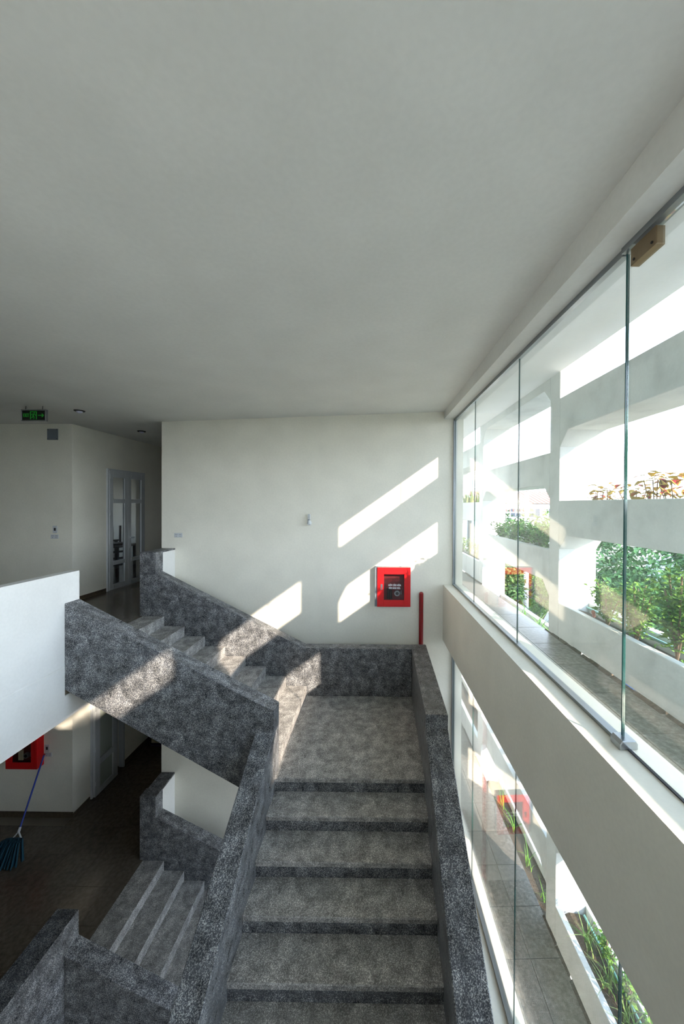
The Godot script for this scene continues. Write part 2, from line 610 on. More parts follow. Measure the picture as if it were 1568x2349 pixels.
func tile_field(host: Node3D, x0: float, x1: float, z0: float, z1: float, y: float, sx: float, mesh: Mesh) -> void:
	var base := top_of(host)
	var i := 0
	var x := x0
	while x + sx <= x1 + 0.02:
		var z := z0
		var j := 0
		while z + sx <= z1 + 0.02:
			put_mesh(host, "tile", mesh, M.tile if (i * 7 + j * 3) % 5 != 2 else M.tile_b, V(x, y, z) - base)
			z += sx
			j += 1
		x += sx
		i += 1
	var rest := x1 - x
	if rest > 0.05:
		var cut := box(0.0015, rest - 0.0015, 0.0, 0.01, 0.0015, sx - 0.0015, 0.0015).mesh(Vector3.ZERO)
		var z := z0
		while z + sx <= z1 + 0.02:
			put_mesh(host, "cut_tile", cut, M.tile, V(x, y, z) - base)
			z += sx

func floors() -> void:
	var s := 0.512
	var tile := box(0.0015, s - 0.0015, 0.0, 0.01, 0.0015, s - 0.0015, 0.0015).mesh(Vector3.ZERO)
	var m := MB.new()
	bx(m, -9.6, -3.47, -2.37, FLOOR_Y - 0.01, -4.2, 4.25)
	bx(m, -9.6, -3.765, -2.37, FLOOR_Y - 0.01, 4.25, 6.06)
	bx(m, -9.6, -3.8, -2.37, FLOOR_Y - 0.01, 6.06, ROOM_Z)
	bx(m, ROOM_X, -3.8, -2.37, FLOOR_Y - 0.01, ROOM_Z, 14.0)
	var f := structure("floor_upper", m, M.grout)
	tile_field(f, ROOM_X + 0.012, -3.765, 6.06 - s * 5, ROOM_Z + s * 6, FLOOR_Y - 0.01, s * 0.995, tile)
	m = MB.new()
	bx(m, -9.6, -3.72, -6.28, LOW_Y - 0.01, -4.2, 4.25)
	bx(m, -9.6, -3.765, -6.28, LOW_Y - 0.01, 4.25, 6.06)
	bx(m, -9.6, -3.8, -6.28, LOW_Y - 0.01, 6.06, ROOM_Z)
	bx(m, ROOM_X, -3.8, -6.28, LOW_Y - 0.01, ROOM_Z, 14.0)
	f = structure("floor_lower", m, M.grout)
	tile_field(f, ROOM_X - s * 3, ROOM_X, 6.47 - s * 6, ROOM_Z - 0.05, LOW_Y - 0.01, s, tile)
	tile_field(f, ROOM_X, -3.765, 6.47 - s * 6, 10.2, LOW_Y - 0.01, s, tile)
	# white edge band of the upper floor
	var tb := MB.new()
	extrude(tb, PackedVector2Array([Vector2(-4.2, -2.385), Vector2(4.40, -2.385), Vector2(4.40, -2.12), Vector2(4.044, -2.12), Vector2(4.044, FLOOR_Y - 0.004), Vector2(-4.2, FLOOR_Y - 0.004)]), fzy, -3.62, -3.455, 0.004)
	structure("trim_4", tb, M.white, "white edge band of the upper floor")
	for q in [[FLOOR_Y, "baseboard_upper"], [LOW_Y, "baseboard_lower"]]:
		var b := MB.new()
		var zd := 7.46 if q[0] == FLOOR_Y else 7.04
		bx(b, ROOM_X, ROOM_X + 0.012, q[0], q[0] + 0.07, ROOM_Z, zd)
		bx(b, -9.5, ROOM_X + 0.012, q[0], q[0] + 0.10, ROOM_Z - 0.012, ROOM_Z)
		bx(b, ROOM_X, ROOM_X + 0.012, q[0], q[0] + 0.10, 8.68 if q[0] == FLOOR_Y else 8.0, 13.9)
		structure(q[1], b, M.skirting)

# ---------------------------------------------------------------- stairs
func staircase() -> void:
	var r := 0.155
	var t := 0.323
	var y0 := -3.03
	var z0 := 4.105
	var T: Material = M.terrazzo
	var s := thing("staircase", "dark grey terrazzo staircase with solid parapets turning left up to the upper floor", "staircase", V(0, y0, z0), "")
	var bev := 0.007
	# landing
	part(s, "landing", box(-1.365, 0.497, y0 - 0.05, y0, z0 - 0.016, 5.868, bev), M.worn)
	part(s, "landing_slab", box(-1.365, 0.497, y0 - 0.22, y0 - 0.045, z0 + 0.01, 5.868), T)
	# flight that climbs away from the viewer
	var step_mesh := box(-1.161, 0.496, -0.05, 0.0, -0.016, t + 0.005, bev).mesh(Vector3.ZERO)
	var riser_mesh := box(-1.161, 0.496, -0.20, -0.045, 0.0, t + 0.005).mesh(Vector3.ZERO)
	for k in 8:
		var sp := put_mesh(s, "step", step_mesh, M.worn, V(0, y0 - r * (k + 1), z0 - t * (k + 1)) - s.position)
		put_mesh(sp, "riser", riser_mesh, T)  # unworn stone, kept darker on this flight to paint in the riser shade
	part(s, "riser", box(-1.161, 0.496, y0 - 0.2, y0 - 0.045, z0 - 0.006, z0 + 0.02), T)  # landing riser, with the same shade put into its colour
	var slab := MB.new()
	extrude(slab, PackedVector2Array([Vector2(z0, y0 - 0.19), Vector2(z0, y0 - 0.45), Vector2(z0 - 8 * t, y0 - 8 * r - 0.40), Vector2(z0 - 8 * t, y0 - 8 * r - 0.19)]), fzy, -1.16, 0.495)
	part(s, "flight_slab", slab, T)
	# flight that climbs to the left
	var up_mesh := box(-t - 0.01, 0.014, -0.20, 0.0, 4.251, 5.866, bev).mesh(Vector3.ZERO)
	for k in 8:
		put_mesh(s, "step", up_mesh, M.worn, V(-1.18 - t * k, y0 + r * (k + 1), 0) - s.position)
	slab = MB.new()
	extrude(slab, PackedVector2Array([Vector2(-1.2, y0 - 0.04), Vector2(-1.2, y0 - 0.30), Vector2(-1.551, -3.10), Vector2(-3.46, -2.06), Vector2(-3.76, -2.06), Vector2(-3.76, -1.995)]), fxy, 4.252, 5.865)
	part(s, "flight_slab", slab, T)
	# parapets
	var p := MB.new()
	extrude(p, PackedVector2Array([Vector2(-3.472, -1.098), Vector2(-1.16, -2.266), Vector2(-1.16, -3.33), Vector2(-1.551, -3.109), Vector2(-3.406, -2.087), Vector2(-3.472, -2.05)]), fxy, 4.046, 4.252, bev)
	part(s, "parapet", p, T)
	p = MB.new()
	extrude(p, PackedVector2Array([Vector2(4.05, -2.50), Vector2(4.05, -3.56), Vector2(1.45, -4.90), Vector2(1.45, -3.84)]), fzy, -1.366, -1.158, bev)
	part(s, "parapet", p, T)
	p = MB.new()
	extrude(p, PackedVector2Array([Vector2(6.06, -2.276), Vector2(6.06, -3.30), Vector2(4.10, -3.30), Vector2(1.45, -4.80), Vector2(1.45, -3.755), Vector2(4.0, -2.445), Vector2(4.03, -2.43), Vector2(4.03, -2.276)]), fzy, 0.494, 0.737, bev)
	part(s, "parapet", p, T)
	p = MB.new()
	extrude(p, rect(-1.20, 0.494, -3.30, -2.276), fxy, 5.866, 6.06, bev)
	part(s, "parapet", p, T)
	p = MB.new()
	extrude(p, PackedVector2Array([Vector2(-3.825, -0.775), Vector2(-3.562, -0.775), Vector2(-3.562, -1.108), Vector2(-1.20, -2.286), Vector2(-1.20, -3.30), Vector2(-1.551, -3.12), Vector2(-3.46, -2.10), Vector2(-3.825, -2.10)]), fxy, 5.867, 6.06, bev)
	part(s, "parapet", p, T)
	# short guard between the parapet end and the wall
	var g := part(s, "end_guard", box(-3.79, -3.566, -2.10, -0.80, 6.06, WALL_Z - 0.002), M.white)
	g.set_meta("label", "white painted guard between parapet and wall")
	part(s, "coping", box(-3.80, -3.562, -0.80, -0.775, 6.06, WALL_Z - 0.002, 0.003), T)
	# lower storey
	var low := s.duplicate() as Node3D
	low.name = numbered("staircase")
	add_child(low)
	low.position = s.position - Vector3(0, STORY, 0)
	low.set_meta("label", "shaded terrazzo staircase on the storey below, rising to the tiled lower floor")
	# walls carrying the half landings
	part(s, "foot_landing", box(-3.2, 0.737, -4.47, -4.27, 0.2, 1.52, bev), T)

func parapets() -> void:
	var m := MB.new()
	bx(m, -3.572, -3.462, FLOOR_Y - 0.004, -0.775, -4.2, 4.252, 0.006)
	single("balcony_parapet", m, M.white, "smooth white balcony parapet at the edge of the upper floor", "parapet")
	m = MB.new()
	bx(m, -3.46, 1.24, FLOOR_Y, -0.775, 0.39, 0.50, 0.006)
	single("balcony_parapet", m, M.white, "white gallery parapet just under the viewer", "parapet")
	m = MB.new()
	bx(m, -3.722, -3.472, -6.35, -4.70, -4.2, 4.252, 0.008)
	single("balcony_parapet", m, M.terrazzo, "thick grey terrazzo balcony parapet beside the lower flight of stairs", "parapet")

# ---------------------------------------------------------------- glass
func pane(parent: Node3D, u0: float, u1: float, y0: float, y1: float) -> void:
	var w := 1.466
	var p := part(parent, "pane", fbox(w, w + 0.012, y0, y1, u0 + 0.004, u1 - 0.004), M.glass)
	var e := MB.new()
	fb(e, w + 0.0005, w + 0.0115, y0, y1, u0 + 0.0015, u0 + 0.004)
	fb(e, w + 0.0005, w + 0.0115, y0, y1, u1 - 0.004, u1 - 0.0015)
	var q := part(p, "polished_edge", e, M.glass_edge)
	q.set_meta("label", "dark green glass edge")

func glazing() -> void:
	for lvl in 2:
		var s := -STORY * lvl
		var y0 := -1.372 + s
		var y1 := 1.48 + s if lvl == 0 else -2.33
		var win := structure_node("window_%d" % (lvl + 1), F(1.47, y0, 4.0), "frameless clear glazing of the upper storey" if lvl == 0 else "frameless clear glazing of the storey below")
		var cuts := [2.105, 3.63, 5.14, 6.335]
		for i in 3:
			pane(win, cuts[i], cuts[i + 1], y0 + 0.012, y1 - 0.006)
		# fixed panes behind the viewer
		pane(win, -0.92, 0.58, y0 + 0.012, y1 - 0.006)
		pane(win, -2.44, -0.92, y0 + 0.012, y1 - 0.006)
		pane(win, -3.96, -2.44, y0 + 0.012, y1 - 0.006)
		part(win, "top_rail", fbox(1.452, 1.492, y1 - 0.045, y1 - 0.004, 2.12, 6.335, 0.003), M.rail)
		part(win, "bottom_channel", fbox(1.446, 1.496, y0, y0 + 0.022, 2.13, 6.335, 0.003), M.rail)
		part(win, "wall_channel", fbox(1.446, 1.496, y0, y1 - 0.004, 6.335, 6.36, 0.003), M.rail)
		# hinged glass door beside the last fixed pane
		var door := structure_node("door_%d" % (lvl + 3), F(1.47, y0, 1.3), "clear glass swing door with metal patch fittings")
		pane(door, 0.60, 2.098, y0 + 0.016, y1 - 0.05)
		part(door, "head_rail", fbox(1.440, 1.500, y1 - 0.04, y1 - 0.004, 0.55, 2.115, 0.003), M.rail)
		var pf := MB.new()
		fb(pf, 1.448, 1.496, y1 - 0.15, y1 - 0.055, 1.86, 2.05, 0.004)
		var patch := part(door, "patch_fitting", pf, M.brass)
		patch.set_meta("label", "bronze corner patch fitting")
		var sc := MB.new()
		for k in [[1.89, 0.125], [2.02, 0.125]]:
			cyl(sc, F(1.444, y1 - k[1], k[0]), F(1.449, y1 - k[1], k[0]), 0.007, 0.007, 10)
		part(patch, "screw", sc, M.dark)
		part(door, "threshold", fbox(1.462, 1.480, y0, y0 + 0.006, 0.5, 2.09), M.dark)
		var cl := MB.new()
		extrude(cl, PackedVector2Array([Vector2(1.420, y0), Vector2(1.522, y0), Vector2(1.522, y0 + 0.03), Vector2(1.508, y0 + 0.05), Vector2(1.434, y0 + 0.05), Vector2(1.420, y0 + 0.03)]), ffw, 2.045, 2.135, 0.004)
		var cp := part(door, "floor_clamp", cl, M.steel)
		cp.set_meta("label", "satin steel clamp gripping the glass corner")
		part(win, "sill_bead", fbox(1.496, 1.505, y0, y0 + 0.012, 2.13, 6.335), M.steel)

# ---------------------------------------------------------------- concrete screen outside
func screen() -> void:
	var sc := thing("concrete_screen", "white concrete sun screen of stacked planter boxes with chamfered openings, outside the glass", "sun screen", F(LAT_W + LAT_D / 2, GROUND_Y, 4.8))
	var base := sc.position
	var L := BAY_L
	var c := 0.185
	var H := 0.432
	var poly := PackedVector2Array([Vector2(0, 0), Vector2(L, 0), Vector2(L, -H - c), Vector2(L - c, -H), Vector2(c, -H), Vector2(0, -H - c)])
	var bodyp := PackedVector2Array([Vector2(0, -0.30), Vector2(L, -0.30), Vector2(L, -H - c), Vector2(L - c, -H), Vector2(c, -H), Vector2(0, -H - c)])
	var m := MB.new()
	extrude(m, poly, ffu, 0.0, 0.075, 0.006)
	extrude(m, poly, ffu, LAT_D - 0.09, LAT_D, 0.006)
	extrude(m, bodyp, ffu, 0.07, LAT_D - 0.085)
	var box_mesh := m.mesh(Vector3.ZERO)
	var soil_m := MB.new()
	var nx := 24
	for i in nx:
		for j in 3:
			var q := []
			for e in [[i, j], [i + 1, j], [i + 1, j + 1], [i, j + 1]]:
				var yy := -0.11 + 0.025 * sin(e[0] * 12.7 + e[1] * 5.1) + 0.012 * sin(e[0] * 31.3 + e[1] * 17.0)
				q.append(F(0.07 + e[1] * (LAT_D - 0.155) / 3.0, yy, 0.01 + e[0] * (L - 0.02) / nx))
			soil_m.quad(q[0], q[1], q[2], q[3], Vector3.UP)
	var soil_mesh := soil_m.mesh(Vector3.ZERO)
	for k in range(-4, 4):
		var u0 := BAY0 + PITCH * k - (0.5 if k < -2 else 0.0)
		var odd := posmod(k, 2) == 1
		var b := 0.062 if odd else -0.592
		part(sc, "pier", fbox(LAT_W, LAT_W + LAT_D, GROUND_Y, 2.66, u0 - PIER - (0.5 if k == -2 else 0.0), u0, 0.006), M.screen)
		for j in range(-7, 3):
			var y := b + 1.3 * j
			if y < -9.3:
				continue
			var p := put_mesh(sc, "planter_box", box_mesh, M.screen, F(LAT_W, y, u0) - base)
			put_mesh(p, "soil", soil_mesh, M.soil)
	for s in [0.0, -STORY]:
		var kd := MB.new()
		for i in 60:
			var u := -1.0 + i * 0.17 + rng.randf() * 0.06
			if u > BAY0 and u < BAY0 + BAY_L:
				continue
			var hh := 0.012 + rng.randf() * 0.018
			extrude(kd, PackedVector2Array([Vector2(LAT_W + 0.002, -1.689 + s), Vector2(LAT_W - 0.02 - rng.randf() * 0.025, -1.689 + s), Vector2(LAT_W + 0.002, -1.689 + s + hh)]), ffw, u, u + 0.175)
		part(sc, "dirt_line", kd, M.soil)

# ---------------------------------------------------------------- things on the walls
func hose_cabinet(dy: float, label: String, at_x: float, at_z: float, flip: bool) -> void:
	var y0 := -1.725 + dy
	var w := 0.562
	var h := 0.665
	var s := thing("hose_cabinet", label, "fire cabinet", V(at_x + w / 2, y0, at_z))
	var zf := at_z - 0.13
	var cs := MB.new()
	var cl := at_x - (0.0 if flip else 0.04)
	bx(cs, cl, at_x + 0.012, y0, y0 + h, zf + 0.013, at_z, 0.002)
	bx(cs, at_x + w - 0.012, at_x + w, y0, y0 + h, zf + 0.013, at_z, 0.002)
	bx(cs, at_x + 0.012, at_x + w - 0.012, y0, y0 + 0.012, zf + 0.013, at_z, 0.002)
	bx(cs, at_x + 0.012, at_x + w - 0.012, y0 + h - 0.012, y0 + h, zf + 0.013, at_z, 0.002)
	bx(cs, at_x + 0.012, at_x + w - 0.012, y0 + 0.012, y0 + h - 0.012, at_z - 0.01, at_z, 0.002)
	part(s, "case", cs, M.plate_grey if not flip else M.red)
	var d := MB.new()
	var b := [0.112, 0.108, 0.115, 0.115]
	bx(d, at_x, at_x + b[0], y0, y0 + h, zf - 0.012, zf + 0.012, 0.003)
	bx(d, at_x + w - b[1], at_x + w, y0, y0 + h, zf - 0.012, zf + 0.012, 0.003)
	bx(d, at_x + b[0], at_x + w - b[1], y0, y0 + b[2], zf - 0.012, zf + 0.012, 0.003)
	bx(d, at_x + b[0], at_x + w - b[1], y0 + h - b[3], y0 + h, zf - 0.012, zf + 0.012, 0.003)
	var door := part(s, "door", d, M.red)
	var rim := MB.new()
	for e in [[0.03, 0.036, 0.03, h - 0.03], [w - 0.036, w - 0.03, 0.03, h - 0.03]]:
		bx(rim, at_x + e[0], at_x + e[1], y0 + e[2], y0 + e[3], zf - 0.017, zf - 0.012)
	for e in [[0.03, 0.036], [h - 0.036, h - 0.03]]:
		bx(rim, at_x + 0.03, at_x + w - 0.03, y0 + e[0], y0 + e[1], zf - 0.017, zf - 0.012)
	part(door, "beading", rim, M.red)
	part(door, "lock", box(at_x + 0.056, at_x + 0.090, y0 + 0.29, y0 + 0.385, zf - 0.022, zf - 0.012, 0.003), M.steel)
	part(door, "lock_button", box(at_x + 0.066, at_x + 0.080, y0 + 0.305, y0 + 0.325, zf - 0.026, zf - 0.022, 0.001), M.red)
	part(door, "window", box(at_x + b[0], at_x + w - b[1], y0 + b[2], y0 + h - b[3], zf - 0.003, zf + 0.003), M.cabinet_glass)
	part(s, "back_panel", box(at_x + 0.03, at_x + w - 0.03, y0 + 0.03, y0 + h - 0.03, zf + 0.09, zf + 0.10), M.maroon)
	var reel := MB.new()
	var cx := at_x + w * 0.60
	var cy := y0 + 0.22
	cyl(reel, V(cx, cy, zf + 0.05), V(cx, cy, zf + 0.014), 0.052, 0.046, 18)
	part(s, "valve_wheel", reel, M.steel)
	var hub := MB.new()
	cyl(hub, V(cx, cy, zf + 0.016), V(cx, cy, zf + 0.010), 0.027, 0.027, 16)
	part(s, "valve_hub", hub, M.dark)
	var noz := MB.new()
	cyl(noz, V(cx + 0.068, cy - 0.02, zf + 0.04), V(cx + 0.068, cy + 0.05, zf + 0.04), 0.010, 0.006, 10)
	part(s, "nozzle", noz, M.steel)
	var hose := MB.new()
	for k in 3:
		cyl(hose, V(at_x + 0.18 + 0.03 * k, y0 + 0.12, zf + 0.06), V(at_x + 0.18 + 0.03 * k, y0 + 0.30, zf + 0.06), 0.015, 0.015, 8)
	part(s, "hose", hose, M.dark if not flip else M.canvas)
	if not flip:
		var em := 0.044
		var sq := 0.72
		var words := "HOP CUU HOA"
		var at := V(at_x + w * 0.5 + 0.012, y0 + 0.364, zf - 0.006)
		var tm := text(door, "lettering", words, em, at - s.position, M.lettering, true)
		tm.scale.x = sq
		# accents of the Vietnamese words, drawn over and under the plain letters
		var fnt: Font = (tm.mesh as TextMesh).font
		var full := fnt.get_string_size(words, HORIZONTAL_ALIGNMENT_LEFT, -1, 64).x
		var mk := MB.new()
		var f := func(p: float, q: float, d: float) -> Vector3: return at + V(p, q, d)
		for a in [[1, [[-0.14, 0.44, 0.0, 0.55], [0.0, 0.55, 0.14, 0.44], [-0.05, -0.47, 0.05, -0.47]]], [5, [[-0.04, 0.44, 0.10, 0.58], [0.30, 0.40, 0.36, 0.50]]], [9, [[-0.08, 0.58, 0.06, 0.58], [0.06, 0.58, 0.0, 0.44]]]]:
			var x_a := fnt.get_string_size(words.substr(0, a[0]), HORIZONTAL_ALIGNMENT_LEFT, -1, 64).x
			var x_b := fnt.get_string_size(words.substr(0, a[0] + 1), HORIZONTAL_ALIGNMENT_LEFT, -1, 64).x
			var cx0 := ((x_a + x_b) / 2.0 - full / 2.0) / 64.0 * em * sq
			for q in a[1]:
				var p0 := Vector2(cx0 + q[0] * em * sq, q[1] * em)
				var p1 := Vector2(cx0 + q[2] * em * sq, q[3] * em)
				var nn := (p1 - p0).orthogonal().normalized() * em * 0.05
				extrude(mk, PackedVector2Array([p0 - nn, p1 - nn, p1 + nn, p0 + nn]), f, -0.001, 0.001)
		part(door, "accents", mk, M.lettering)
		tm = text(door, "lettering", "FIRE HOSE REEL", 0.040, V(at_x + w * 0.5 + 0.012, y0 + 0.316, zf - 0.006) - s.position, M.lettering, true)
		tm.scale.x = 0.66

func wall_plate(x: float, y: float, z: float, w: float, h: float, label: String, kind: String) -> void:
	var s := thing("wall_socket" if kind == "socket" else "wall_switch", label, "socket" if kind == "socket" else "switch", V(x + w / 2, y, z))
	part(s, "plate", box(x, x + w, y, y + h, z - 0.009, z, 0.003), M.plate)
	if kind == "socket":
		for k in 2:
			var m := MB.new()
			var cx := x + w * (0.28 + 0.44 * k)
			for o in [[-0.014, 0.012], [0.008, 0.012], [-0.004, -0.016]]:
				bx(m, cx + o[0], cx + o[0] + 0.006, y + h / 2 + o[1] - 0.006, y + h / 2 + o[1] + 0.006, z - 0.0105, z - 0.008)
			part(s, "socket_holes", m, M.dark)
	else:
		part(s, "rocker", box(x + w * 0.3, x + w * 0.7, y + h * 0.32, y + h * 0.72, z - 0.013, z - 0.008, 0.001), M.dark)

func interior_things() -> void:
	hose_cabinet(0.0, "bright red fire hose cabinet on the wall in the upper stair hall", -0.062, WALL_Z, false)
	hose_cabinet(-STORY, "red fire hose cabinet seen mirrored in the lower glass", -0.062, WALL_Z, false)
	# riser pipe
	var m := MB.new()
	cyl(m, V(0.69, GROUND_Y, 6.37), V(0.69, -1.52, 6.37), 0.037, 0.037, 18)
	var riser := single("fire_pipe", m, M.red_dark, "dark red fire riser pipe standing against the wall behind the landing", "pipe")
	m = MB.new()
	ball(m, V(0.69, -1.52, 6.37), 0.037, 0.03, 0.037, 16, 8)
	part(riser, "pipe_cap", m, M.red_dark)
	# wall lamp: holder with a folded tube
	var lamp := thing("wall_lamp", "small bare energy saving bulb in a white holder on the wall", "lamp", V(-1.236, -0.36, WALL_Z))
	m = MB.new()
	cyl(m, V(-1.236, -0.325, WALL_Z), V(-1.236, -0.325, WALL_Z - 0.05), 0.04, 0.036, 18)
	part(lamp, "wall_base", m, M.plate)
	m = MB.new()
	cyl(m, V(-1.236, -0.335, WALL_Z - 0.055), V(-1.236, -0.275, WALL_Z - 0.055), 0.034, 0.026, 16)
	part(lamp, "holder", m, M.plate)
	m = MB.new()
	cyl(m, V(-1.236, -0.275, WALL_Z - 0.055), V(-1.236, -0.26, WALL_Z - 0.055), 0.022, 0.022, 16)
	part(lamp, "cap", m, M.plate_grey)
	m = MB.new()
	for sx in [-1.0, 1.0]:
		for sz in [-1.0, 1.0]:
			cyl(m, V(-1.236 + sx * 0.013, -0.262, WALL_Z - 0.055 + sz * 0.013), V(-1.236 + sx * 0.013, -0.17, WALL_Z - 0.055 + sz * 0.013), 0.0085, 0.0085, 10)
	part(lamp, "bulb_tube", m, M.upvc)
	wall_plate(-3.577, -0.587, WALL_Z, 0.14, 0.074, "double wall socket on the far wall above the stair parapet end", "socket")

func person_sign(parent: Node3D, o: Vector3, k: float, mat: Material) -> void:
	# running figure in a doorway, drawn with flat bars
	var m := MB.new()
	var bar := func(x0: float, y0: float, x1: float, y1: float, w: float) -> void:
		var a := Vector2(x0, y0) * k
		var b := Vector2(x1, y1) * k
		var t := (b - a).normalized()
		var n := Vector2(-t.y, t.x) * w * k / 2
		a -= t * w * k * 0.3
		b += t * w * k * 0.3
		var f := func(p: float, q: float, d: float) -> Vector3: return o + V(p, q, d)
		extrude(m, PackedVector2Array([a - n, b - n, b + n, a + n]), f, -0.0015, 0.0015)
	bar.call(-0.5, -0.62, -0.5, 0.62, 0.13)
	bar.call(0.5, -0.62, 0.5, 0.62, 0.13)
	bar.call(-0.5, 0.62, 0.5, 0.62, 0.13)
	bar.call(0.05, 0.22, -0.06, -0.08, 0.17)
	bar.call(0.05, 0.22, 0.28, 0.12, 0.09)
	bar.call(0.28, 0.12, 0.36, -0.02, 0.08)
	bar.call(0.02, 0.2, -0.22, 0.22, 0.09)
	bar.call(-0.22, 0.22, -0.32, 0.06, 0.08)
	bar.call(-0.04, -0.08, 0.12, -0.3, 0.11)
	bar.call(0.12, -0.3, 0.06, -0.62, 0.09)
	bar.call(-0.08, -0.08, -0.14, -0.34, 0.11)
	bar.call(-0.14, -0.34, -0.36, -0.42, 0.09)
	cyl(m, o + V(0.14 * k, 0.42 * k, -0.0015), o + V(0.14 * k, 0.42 * k, 0.0015), 0.11 * k, 0.11 * k, 14)
	part(parent, "running_figure", m, mat)

func left_things() -> void:
	# exit sign hanging from the ceiling
	var ez := 5.47
	var s := thing("exit_sign", "black hanging exit sign with green running figure and arrow", "sign", V(-5.12, 1.205, ez))
	var x0 := -5.31
	var x1 := -4.94
	var fr := MB.new()
	bx(fr, x0, x1, 1.355, 1.372, ez - 0.02, ez + 0.02, 0.002)
	bx(fr, x0, x1, 1.200, 1.217, ez - 0.02, ez + 0.02, 0.002)
	bx(fr, x0, x0 + 0.014, 1.217, 1.355, ez - 0.02, ez + 0.02, 0.002)
	bx(fr, x1 - 0.014, x1, 1.217, 1.355, ez - 0.02, ez + 0.02, 0.002)
	part(s, "frame", fr, M.steel)
	part(s, "panel", box(x0 + 0.014, x1 - 0.014, 1.217, 1.355, ez - 0.012, ez + 0.012), M.dark)
	var ex := text(s, "lettering", "EXIT", 0.068, V(x0 + 0.072, 1.286, ez - 0.0135) - s.position, M.sign_green, true)
	ex.scale.x = 0.62
	person_sign(s, V(x0 + 0.182, 1.286, ez - 0.014), 0.088, M.sign_green)
	var ar := MB.new()
	var ao := V(x0 + 0.295, 1.286, ez - 0.014)
	var af := func(p: float, q: float, d: float) -> Vector3: return ao + V(p, q, d)
	extrude(ar, PackedVector2Array([Vector2(-0.045, -0.006), Vector2(0.02, -0.006), Vector2(0.005, -0.026), Vector2(0.018, -0.026), Vector2(0.045, 0.0), Vector2(0.018, 0.026), Vector2(0.005, 0.026), Vector2(0.02, 0.006), Vector2(-0.045, 0.006)]), af, -0.0015, 0.0015)
	part(s, "arrow", ar, M.sign_green)
	for hx in [-5.25, -5.0]:
		var h := MB.new()
		path(h, [V(hx, 1.372, ez), V(hx - 0.004, 1.395, ez), V(hx, ceil_y(-5, ez), ez)], 0.004, 6)
		part(s, "hanger", h, M.dark)
	# ceiling detectors
	for d in [[-4.66, 5.72, "ceiling smoke detector near the hanging exit sign"], [-4.70, 7.27, "ceiling smoke detector inside the dark corridor mouth"]]:
		var cy := ceil_y(d[0], d[1])
		var sd := thing("smoke_detector", d[2], "detector", V(d[0], cy, d[1]))
		var m := MB.new()
		cyl(m, V(d[0], cy, d[1]), V(d[0], cy - 0.012, d[1]), 0.075, 0.066, 20)
		part(sd, "base_plate", m, M.dark)
		m = MB.new()
		ball(m, V(d[0], cy - 0.012, d[1]), 0.042, 0.03, 0.042, 16, 8)
		part(sd, "sensor_dome", m, M.lilac)
	# cover plate, switch and socket on the left wall
	var cv := thing("cover_plate", "square grey junction box cover high on the left wall", "cover plate", V(-5.89, 1.13, ROOM_Z))
	part(cv, "plate", box(-5.995, -5.80, 1.128, 1.325, ROOM_Z - 0.012, ROOM_Z, 0.003), M.plate_grey)
	var sm := MB.new()
	for q in [[-5.978, 1.145], [-5.817, 1.145], [-5.978, 1.308], [-5.817, 1.308]]:
		cyl(sm, V(q[0], q[1], ROOM_Z - 0.012), V(q[0], q[1], ROOM_Z - 0.015), 0.006, 0.006, 8)
	part(cv, "screws", sm, M.dark)
	wall_plate(-5.90, -0.545, ROOM_Z, 0.085, 0.13, "upright rocker switch on the left wall of the upper floor", "switch")
	wall_plate(-5.935, -0.645, ROOM_Z, 0.14, 0.074, "double wall socket under the switch on the upper left wall", "socket")
	wall_plate(-6.05, -4.50, ROOM_Z, 0.085, 0.13, "upright rocker switch on the lower wall beside the mop handle", "switch")
	wall_plate(-6.05, -4.585, ROOM_Z, 0.13, 0.074, "double wall socket under the switch on the lower wall", "socket")
	var wp := thing("cover_plate", "small dark cover plate high in the dark corridor", "cover plate", V(-3.81, 0.85, 7.2))
	part(wp, "plate", box(-3.815, -3.80, 0.85, 1.05, 7.1, 7.3, 0.003), M.plate_grey)
	hose_cabinet(-3.0, "red fire cabinet with a rolled canvas hose on the lower left wall", -6.63, ROOM_Z, true)
	# double door with glass panes, upper floor
	var dn := structure_node("door_1", V(ROOM_X, FLOOR_Y, 8.07), "pale double door with glass panes to the room off the corridor")
	var xf := ROOM_X - 0.02
	var z0 := 7.50
	var z1 := 8.64
	var top := 0.68
	var fm := MB.new()
	bx(fm, xf - 0.05, xf + 0.05, FLOOR_Y, top + 0.02, z0 - 0.02, z0 + 0.02, 0.003)
	bx(fm, xf - 0.05, xf + 0.05, FLOOR_Y, top + 0.02, z1 - 0.02, z1 + 0.02, 0.003)
	bx(fm, xf - 0.05, xf + 0.05, top - 0.02, top + 0.02, z0 + 0.02, z1 - 0.02, 0.003)
	part(dn, "door_frame", fm, M.upvc)
	for k in 2:
		var a := z0 + 0.02 + 0.55 * k
		var b := a + 0.55
		var lf := MB.new()
		var xo := xf + 0.01
		var st := 0.10
		bx(lf, xo, xo + 0.05, FLOOR_Y + 0.01, top - 0.022, a, a + st, 0.004)
		bx(lf, xo, xo + 0.05, FLOOR_Y + 0.01, top - 0.022, b - st, b - 0.002, 0.004)
		for q in [[FLOOR_Y + 0.01, FLOOR_Y + 0.11], [-1.28, -1.20], [0.0, 0.085], [0.53, top - 0.022]]:
			bx(lf, xo, xo + 0.05, q[0], q[1], a + st, b - st, 0.004)
		var leafn := part(dn, "door_leaf", lf, M.upvc)
		for q in [[FLOOR_Y + 0.11, -1.28], [-1.20, 0.0], [0.085, 0.53]]:
			part(leafn, "pane", box(xo + 0.02, xo + 0.026, q[0], q[1], a + st, b - st), M.door_glass)
